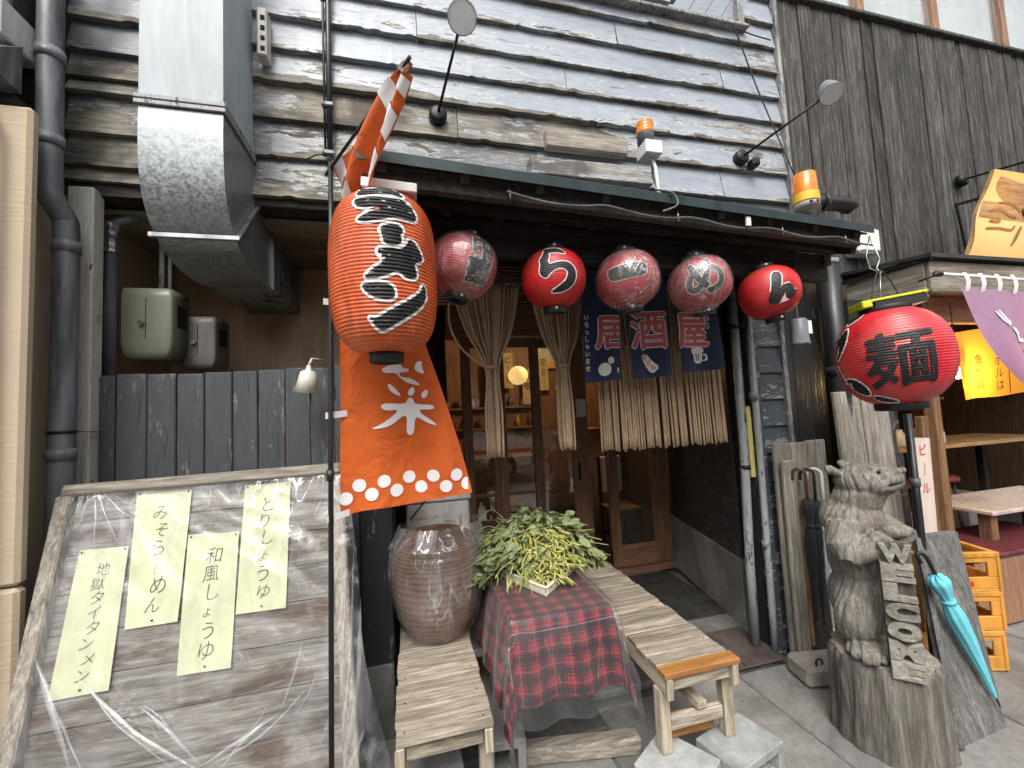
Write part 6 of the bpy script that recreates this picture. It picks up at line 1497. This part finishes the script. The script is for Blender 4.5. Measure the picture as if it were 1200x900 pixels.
b_ = closed_umbrella('turquoise blue folded umbrella leaning on the grey panel', P(1087, 655, Y=1.44), P(1172, 828, Y=1.36), .042, m_blue, m_ink, .022, (-.9, .3, .25), .075)
lpnl = thing('plank_board', 'dark grey wooden panel leaning beside the carved bear', 'panel', (2.35, 1.36, 0))
T0, T1, B0, B1 = P(1072, 630, Y=1.56), P(1122, 624, Y=1.56), V((2.175, 1.335, 0)), V((2.51, 1.355, 0))
m_panel = wood('grey_panel_wood', 'z', (.04, .04, .038), (.10, .098, .092), (.20, .195, .185), .8, .4)
MB().prism([B0, B1, T1, T0], V((.006, .024, .006))).build('panel_board', m_panel, lpnl)
MB().bar(B0+V((0, -.012, .01)), T0+V((0, -.012, 0)), .02, .02).build('edge_batten', m_panel, lpnl)
# ------------------------------------------------------------------ the carved welcome bear
e_ = V((.592, -.806, 0)); n_ = V((-.806, -.592, 0)); BC = V((2.007, 1.474, 0))
def bl2w(x, y, z): return BC+e_*x+n_*y+V((0, 0, z))
m_letter = wood('carved_letter_wood', 'x', (.09, .085, .07), (.225, .212, .178), (.36, .34, .30), .85, .4, 1.2)
be = thing('bear_statue', 'carved wooden bear on a stump holding a WELCOME plank', 'statue', BC)
def blob_mesh(parts, voxel, smooth=3):
    m = MB()
    for p in parts:
        if p[0] == 'e':
            c, r = p[1], p[2]; N1, N2 = 18, 12; vs = []; fs = []
            for j in range(N2+1):
                for k in range(N1):
                    a, b = 2*pi*k/N1, pi*j/N2; q = V((r[0]*sin(b)*cos(a), r[1]*sin(b)*sin(a), r[2]*cos(b)))
                    if len(p) > 3: q = Matrix.Rotation(p[3], 3, 'Y')@q
                    vs.append(V(c)+q)
            for j in range(N2):
                for k in range(N1): fs.append((j*N1+k, (j+1)*N1+k, (j+1)*N1+(k+1) % N1, j*N1+(k+1) % N1))
            m.add(vs, fs)
        else: m.tube(p[1], p[2], 14)
    me = m.mesh('blob', m_bear, V()); o = bpy.data.objects.new('blob', me); COL.objects.link(o)
    rm_ = o.modifiers.new('r', 'REMESH'); rm_.mode = 'VOXEL'; rm_.voxel_size = voxel
    sm = o.modifiers.new('s', 'SMOOTH'); sm.factor = .5; sm.iterations = smooth
    bpy.context.view_layer.update()
    out = bpy.data.meshes.new_from_object(o.evaluated_get(bpy.context.evaluated_depsgraph_get()))
    bpy.data.objects.remove(o); bpy.data.meshes.remove(me); return out
parts = [('e', (-.012, 0, 1.036), (.094, .096, .088)), ('e', (.066, .012, 1.034), (.050, .066, .056), -.2), ('e', (.102, .016, 1.062), (.020, .036, .022)), ('e', (.060, .012, .990), (.044, .052, .024), -.1), ('e', (.02, .045, 1.015), (.05, .05, .05)),
         ('e', (.035, .012, 1.085), (.050, .062, .026), .2), ('e', (-.088, .050, 1.110), (.022, .020, .036), -.5), ('e', (-.050, -.065, 1.112), (.022, .020, .034), -.4),
         ('e', (-.035, 0, .945), (.100, .098, .11)), ('e', (-.055, 0, .84), (.122, .115, .125)), ('e', (-.035, -.01, .66), (.118, .112, .20)), ('e', (-.025, -.01, .44), (.128, .118, .17)),
         ('e', (-.045, .060, .36), (.085, .075, .15)), ('e', (.03, -.05, .33), (.08, .07, .15)), ('e', (-.01, .105, .215), (.078, .082, .045)), ('e', (.055, -.01, .21), (.07, .08, .045)),
         ('t', [(-.085, .085, .84), (-.085, .120, .74), (-.055, .132, .675)], [.062, .064, .056]), ('t', [(-.06, .132, .675), (-.005, .135, .72), (.055, .125, .80)], [.055, .050, .042]), ('e', (.088, .110, .825), (.050, .036, .036)),
         ('t', [(.02, -.04, .84), (.09, .0, .80), (.13, .06, .79)], [.05, .045, .04])]
me = blob_mesh(parts, .0065, 3)
def headxf(q):
    x, y, z = q; kh = max(0, min(1, (z-.93)/.07)); kh = kh*kh*(3-2*kh); a = .26*kh; dx, dz = x+.03, z-.99
    x, z = -.03+dx*cos(a)-dz*sin(a), .99+dx*sin(a)+dz*cos(a)
    x, y, z = -.02+(x+.02)*(1+.12*kh)+.012*kh, y*(1+.12*kh), z
    zz = .345+(z-.17)*.877; return V((x*1.02-.050*(1.2-zz)/.855+.012, y*1.06, zz))
nrm_ = [v.normal.copy() for v in me.vertices]
for v in me.vertices:
    p = v.co; h = p.z; face = p.x > .03 and h > .97; foot = h < .26
    th = atan2(p.y, p.x+.03); wp = 1.6*nz(p.x*5, p.y*5, p.z*5)+2.2*nz(p.x*2.2, p.y*2.2, p.z*2.6+3)
    g1 = sin(th*15+p.z*(9 if h > .74 else 4)+wp*2.4); g2_ = sin(th*29+p.z*13+wp*5+nz(p.x*9, p.y*9, p.z*6)*3)
    a = -.0060*max(0, g1)**2*(.6+.6*nz(p.x*6, p.y*6, p.z*4, 1.0))-.0030*max(0, g2_)**2+.0035*nz(p.x*22, p.y*22, p.z*9)
    if face: a = .004*(.25-abs(mnoise.noise(p*24)))-.0025*max(0, sin(p.z*150+p.y*40+4*nz(p.x*8, p.y*8, p.z*8)))
    if foot and p.y > .08: a += -.012*(abs(sin(p.x*85)) < .22)
    if .985 < h < 1.010 and p.x > .06 and abs(h-1.008-.28*(p.x-.08)) < .006: a -= .012
    v.co = p+nrm_[v.index]*a*1.25
    for ex, ey in ((.052, .058),):
        if (V((ex, .066, 1.084))-p).length < .012: v.co = v.co-nrm_[v.index]*.010
for v in me.vertices:
    v.co = headxf(v.co)
me.transform(Matrix(((e_.x, n_.x, 0, 0), (e_.y, n_.y, 0, 0), (0, 0, 1, 0), (0, 0, 0, 1))))
me.materials.clear(); me.materials.append(m_bear)
for p in me.polygons: p.use_smooth = True
me.name = 'bear_body'; part('bear_body', me, be)
bw = lambda p: bl2w(*p)
for (x, y, z, r) in ((.118, .018, 1.066, .014), (.050, .070, 1.080, .0075)): MB().lathe([(r*sin(pi*k/8), -r*cos(pi*k/8)) for k in range(9)], bw(headxf((x, y, z))), seg=12).build('nose' if r > .01 else 'eye', m_ink if r < .01 else m_bear, be)
# plank with letters
PT, PB = V((.070, .165, .885)), V((.075, .160, .345)); ax = (PT-PB).normalized(); nn = V((.12, .97, -.0)).normalized(); nn = (nn-ax*nn.dot(ax)).normalized(); sx_ = nn.cross(ax)*-1
if sx_.x < 0: sx_ = -sx_
bd = MB(); 
def plk(u, v, w): return bw(PB+ax*((PT-PB).length*v)+sx_*(.052*u)+nn*w)
bd.add([plk(a, v, w) for v in (0, 1) for a, w in ((-1.0, -.03), (1.0, -.03), (1.0, .008), (-1.0, .008))], [(0, 1, 5, 4), (1, 2, 6, 5), (2, 3, 7, 6), (3, 0, 4, 7), (0, 3, 2, 1), (4, 5, 6, 7)])
bd.build('welcome_plank', m_stump, be)
HL = (PT-PB).length; st_ = HL/7
for j, ch in enumerate('WELCOME'):
    vs_, fs_ = text2d(ch, .075)
    x0, x1 = min(v[0] for v in vs_), max(v[0] for v in vs_); y0, y1 = min(v[1] for v in vs_), max(v[1] for v in vs_)
    b = MB(); top = []
    cv = 1-(j+.5)/7
    def pos(x, y, w): return plk(-1.0+2.0*(x-x0)/(x1-x0), cv+((y-y0)/(y1-y0)-.5)*.93/7, w)
    nv = len(vs_); 
    edges_ = {}
    for f in fs_:
        for k in range(len(f)):
            a_, b_ = f[k], f[(k+1) % len(f)]; edges_[(a_, b_)] = edges_.get((a_, b_), 0)+1
    bnd = [(a_, b_) for (a_, b_) in edges_ if (b_, a_) not in edges_]
    b.add([pos(x, y, .008) for x, y in vs_]+[pos(x, y, .030+.004*nz(x*3, y*3, j)) for x, y in vs_], [[k+nv for k in f] for f in fs_]+[(a_, b_, b_+nv, a_+nv) for a_, b_ in bnd])
    b.build('carved_letter', m_letter, be)
sm_ = MB(); rs_ = random.Random(4)
def stump(u, v):
    a = u*2*pi; z = .36*v; r = .192*(1.06-.09*v)*(1+.05*abs(sin(a*7+1.3*nz(a, v)))+.04*nz(cos(a)*4, sin(a)*4, v*1.5))-.012*abs(nz(cos(a)*14, sin(a)*14, v*2))
    if v > .93: r *= 1-(v-.93)*.55
    return (BC.x+r*cos(a), BC.y+r*sin(a), z+.014*nz(cos(a)*2, sin(a)*2, 3)*v)
sm_.grid(stump, 150, 26)
sm_.build('stump', m_stump, be)
q = MB(); ring0 = [V(stump(i/60, 1)) for i in range(60)]; cc = V((BC.x, BC.y, .36)); q.add([cc]+[cc.lerp(p, k/5)+V((0, 0, .005*nz(p.x*9, p.y*9, k))) for k in range(1, 6) for p in ring0], [(0, 1+i, 1+(i+1) % 60) for i in range(60)]+[(1+(k-1)*60+i, 1+k*60+i, 1+k*60+(i+1) % 60, 1+(k-1)*60+(i+1) % 60) for k in range(1, 5) for i in range(60)], True)
q.build('stump_top', m_bear, be)
sr = random.Random(2)
def rock(name, lab, c, s, mat, seed):
    q = MB(); q.grid(lambda u, v: (c[0]+s[0]*(sin(v*pi)**.45)*cos(u*2*pi)*(1+.10*nz(u*6, v*3, seed))/max(abs(cos(u*2*pi)), abs(sin(u*2*pi)), .72)*.85, c[1]+s[1]*(sin(v*pi)**.45)*sin(u*2*pi)/max(abs(cos(u*2*pi)), abs(sin(u*2*pi)), .72)*.85, c[2]+s[2]*(1+.05*nz(u*9, v*2, seed))*(1-abs(1-2*v)**2.2*1)*0+c[2]*0+s[2]*(.5-.5*cos(min(v*1.0, 1)*pi))), 28, 16)
    return q.alone(name, mat, lab, 'stone', c)
MB().box(1.95, 2.26, 1.76, 1.93, .001, .105, .018, Matrix.Rotation(radians(-12), 3, 'Z')).alone('base_stone', m_stone, 'beige stone block with iron rings at the foot of the umbrella stand', 'stone', (2.1, 1.85, 0))
ir = MB()
for x in (2.02, 2.12): ir.tube([(x+.022*cos(a*pi/5), 1.80, .105+.022*sin(a*pi/5)+.012) for a in range(11)], .0045, 6)
bpy.data.objects['base_stone']; o = part('iron_rings', ir.mesh('iron_rings', m_iron, V((2.1, 1.85, 0))), bpy.data.objects['base_stone'])
# ------------------------------------------------------------------ yellow crates
m_crate = plain('yellow_crate_plastic', (.60, .27, .045), .45, 0, .14)
def crate(c, rot, lab):
    t = thing('drinks_crate', lab, 'crate', c, 'yellow crates stacked beside the leaning panel'); L, D, H = .40, .30, .205
    R = Matrix.Rotation(rot, 3, 'Z'); c = V(c)
    def bx(nm, *a, mat=m_crate):
        m = MB().box(*a); m.v = [c+R@p for p in m.v]; return m.build(nm, mat, t)
    bx('crate_floor', -L/2, L/2, -D/2, D/2, .0, .012)
    for s_ in (-1, 1):
        nm = 'crate_wall'; y0, y1 = sorted((s_*D/2, s_*(D/2-.012)))
        m = MB()
        for a in ((-L/2, L/2, y0, y1, .013, .075), (-L/2, -.145, y0, y1, .076, .15), (.145, L/2, y0, y1, .076, .15), (-.008, .008, y0, y1, .076, .15), (-L/2, L/2, y0, y1, .151, .178)): m.box(*a)
        m.v = [c+R@p for p in m.v]; m.build(nm, m_crate, t)
        x0, x1 = sorted((s_*L/2, s_*(L/2-.012))); m = MB()
        for a in ((x0, x1, -D/2+.013, D/2-.013, .013, .075), (x0, x1, -D/2+.013, -.09, .076, .15), (x0, x1, .09, D/2-.013, .076, .15), (x0, x1, -D/2+.013, D/2-.013, .151, .178)): m.box(*a)
        m.v = [c+R@p for p in m.v]; m.build(nm, m_crate, t)
        a0, a1 = sorted((s_*(D/2+.006), s_*(D/2-.018))); bx('crate_rim', -L/2-.006, L/2+.006, a0, a1, .179, H)
        a0, a1 = sorted((s_*(L/2+.006), s_*(L/2-.018))); bx('crate_rim', a0, a1, -D/2+.019, D/2-.019, .179, H-.0015)
        for k in (-1, 1): bx('corner_rib', k*L/2-.012 if k > 0 else k*L/2-.006, k*L/2+.006 if k > 0 else k*L/2+.012, s_*D/2-.006, s_*D/2+.006, .003, .178)
    mt = MB()
    for k in range(6): mt.box(-.06+k*.021, -.046+k*.021, -D/2-.002, -D/2-.0003, .030, .052, .0004)
    mt.v = [c+R@p for p in mt.v]; mt.build('red_print', m_lred, t)
    return t
cr_ = V((2.88, 1.80, .004))
for i, lab in enumerate(('lowest yellow crate of the stack of three', 'middle yellow crate of the stack of three', 'top yellow crate of the stack, empty and open')):
    crate(cr_+V((.006*(i % 2), -.008*i, .2055*i)), radians(-20+2*i), lab)
# ------------------------------------------------------------------ the other side of the street (seen only as reflections and light)
m_opp = plain('opposite_wall_render', (.58, .56, .53), .9, 0, .08)
op = thing('street_building', 'pale building across the street reflected in the door glass', 'building', (0, -7.5, 0))
MB().box(-16, -1.2, -9, -7.6, 0, 6.0).build('wall', m_opp, op)
for i in range(5):
    f_ = MB().box(-14+i*2.5, -12.4+i*2.5, -7.62, -7.58, 3.2, 4.6).build('window', m_meter2, op)
op2 = thing('street_building', 'brown building across the street reflected in the door glass', 'building', (8, -8, 0))
MB().box(-1.0, 14, -9.5, -8.0, 0, 5.0).build('wall', plain('opposite_brown_wall', (.36, .30, .25), .9, 0, .1), op2)
for i in range(4): MB().box(.2+i*3, 2.2+i*3, -8.02, -7.98, .3, 2.4).build('shop_window', m_glass, op2)

vn = thing('parked_van', 'white van parked in the street, mirrored in the door glass', 'van', (.6, -2.4, 0))
m_van = plain('white_van_paint', (.72, .73, .74), .3, 0, .04); VX0, VX1 = -1.1, 2.5
prof = [(VX0, .35), (VX1, .35), (VX1+.02, .85), (VX1-.35, 1.02), (VX1-.85, 1.70), (VX1-1.1, 1.80), (VX0+.15, 1.80), (VX0, 1.70)]
MB().prism([(x, -1.75, z) for x, z in prof], (0, -1.55, 0)).build('body', m_van, vn)
for x0, x1 in ((-.95, -.05), (.0, .85), (.90, 1.55)): MB().box(x0, x1, -1.752, -1.742, 1.12, 1.62, .003).build('window', m_ink, vn)
MB().box(VX0, VX1, -1.757, -1.743, .62, .70, .002).build('side_stripe', m_lred, vn)
for x in (-.45, 1.85):
    w_ = MB().lathe([(0, 0), (.30, 0), (.32, .02), (.32, .18), (0, .18)], (x, -1.93, .32), (0, 1, 0), 28).build('wheel', m_ink, vn)
    MB().lathe([(0, .182), (.17, .184), (.19, .178)], (x, -1.93, .32), (0, 1, 0), 24).build('rim', m_steel, w_)
MB().box(VX1-.02, VX1+.03, -1.80, -1.74, .74, .88, .01).build('headlight', m_plast, vn); MB().box(VX0-.02, VX0+.02, -1.78, -1.742, .80, 1.1, .01).build('tail_light', m_lred, vn)

# clutter inside the neighbouring shop, grit on the pavement
rnd = random.Random(77)
for i, (x, y, z, sx, sy, sz, mt, lb) in enumerate(((4.3, 3.0, .02, .30, .25, .35, m_cream, 'cream carton under the warm counter table'), (4.75, 3.05, .02, .36, .3, .28, m_warm, 'brown carton under the warm counter table'), (5.2, 2.95, .02, .3, .3, .45, m_meter2, 'grey bin under the warm counter table'), (4.5, 4.9, .02, .6, .35, 1.6, m_warm, 'tall brown cupboard at the back of the neighbouring shop'), (5.4, 4.9, .02, .7, .3, 1.2, m_meter2, 'grey cupboard at the back of the neighbouring shop'))):
    t = thing('carton' if i < 2 else ('bin' if i == 2 else 'cupboard'), lb, 'box' if i < 2 else ('bin' if i == 2 else 'cupboard'), (x, y, z))
    MB().box(x-sx/2, x+sx/2, y-sy/2, y+sy/2, z, z+sz, .008).build('case', mt, t); MB().box(x-sx/2-.005, x+sx/2+.005, y-sy/2-.005, y+sy/2+.005, z+sz+.001, z+sz+.02, .004).build('lid', mt, t)
gm = MB()
for i in range(420):
    if i < 260: x, y = rnd.choice(((1.695+rnd.gauss(0, .012), rnd.uniform(.9, 2.0)), (rnd.uniform(.2, 3.2), 1.05+rnd.gauss(0, .012)), (2.6+rnd.gauss(0, .012), rnd.uniform(.9, 1.9)), (rnd.uniform(1.2, 2.1), 2.02+rnd.gauss(0, .02))))
    else: x, y = rnd.uniform(-.1, 3.3), rnd.uniform(.9, 2.05)
    s_ = rnd.uniform(.0015, .005); a = rnd.uniform(0, 6); z = .001
    gm.add([(x+s_*cos(a+k*2.1)*rnd.uniform(.7, 1.3), y+s_*sin(a+k*2.1)*rnd.uniform(.7, 1.3), z) for k in range(3)]+[(x, y, z+s_*.7)], [(0, 1, 3), (1, 2, 3), (2, 0, 3)])
tag(gm.build('grit', m_stone), 'loose grit in the joints of the paving slabs', 'grit', kind='stuff')
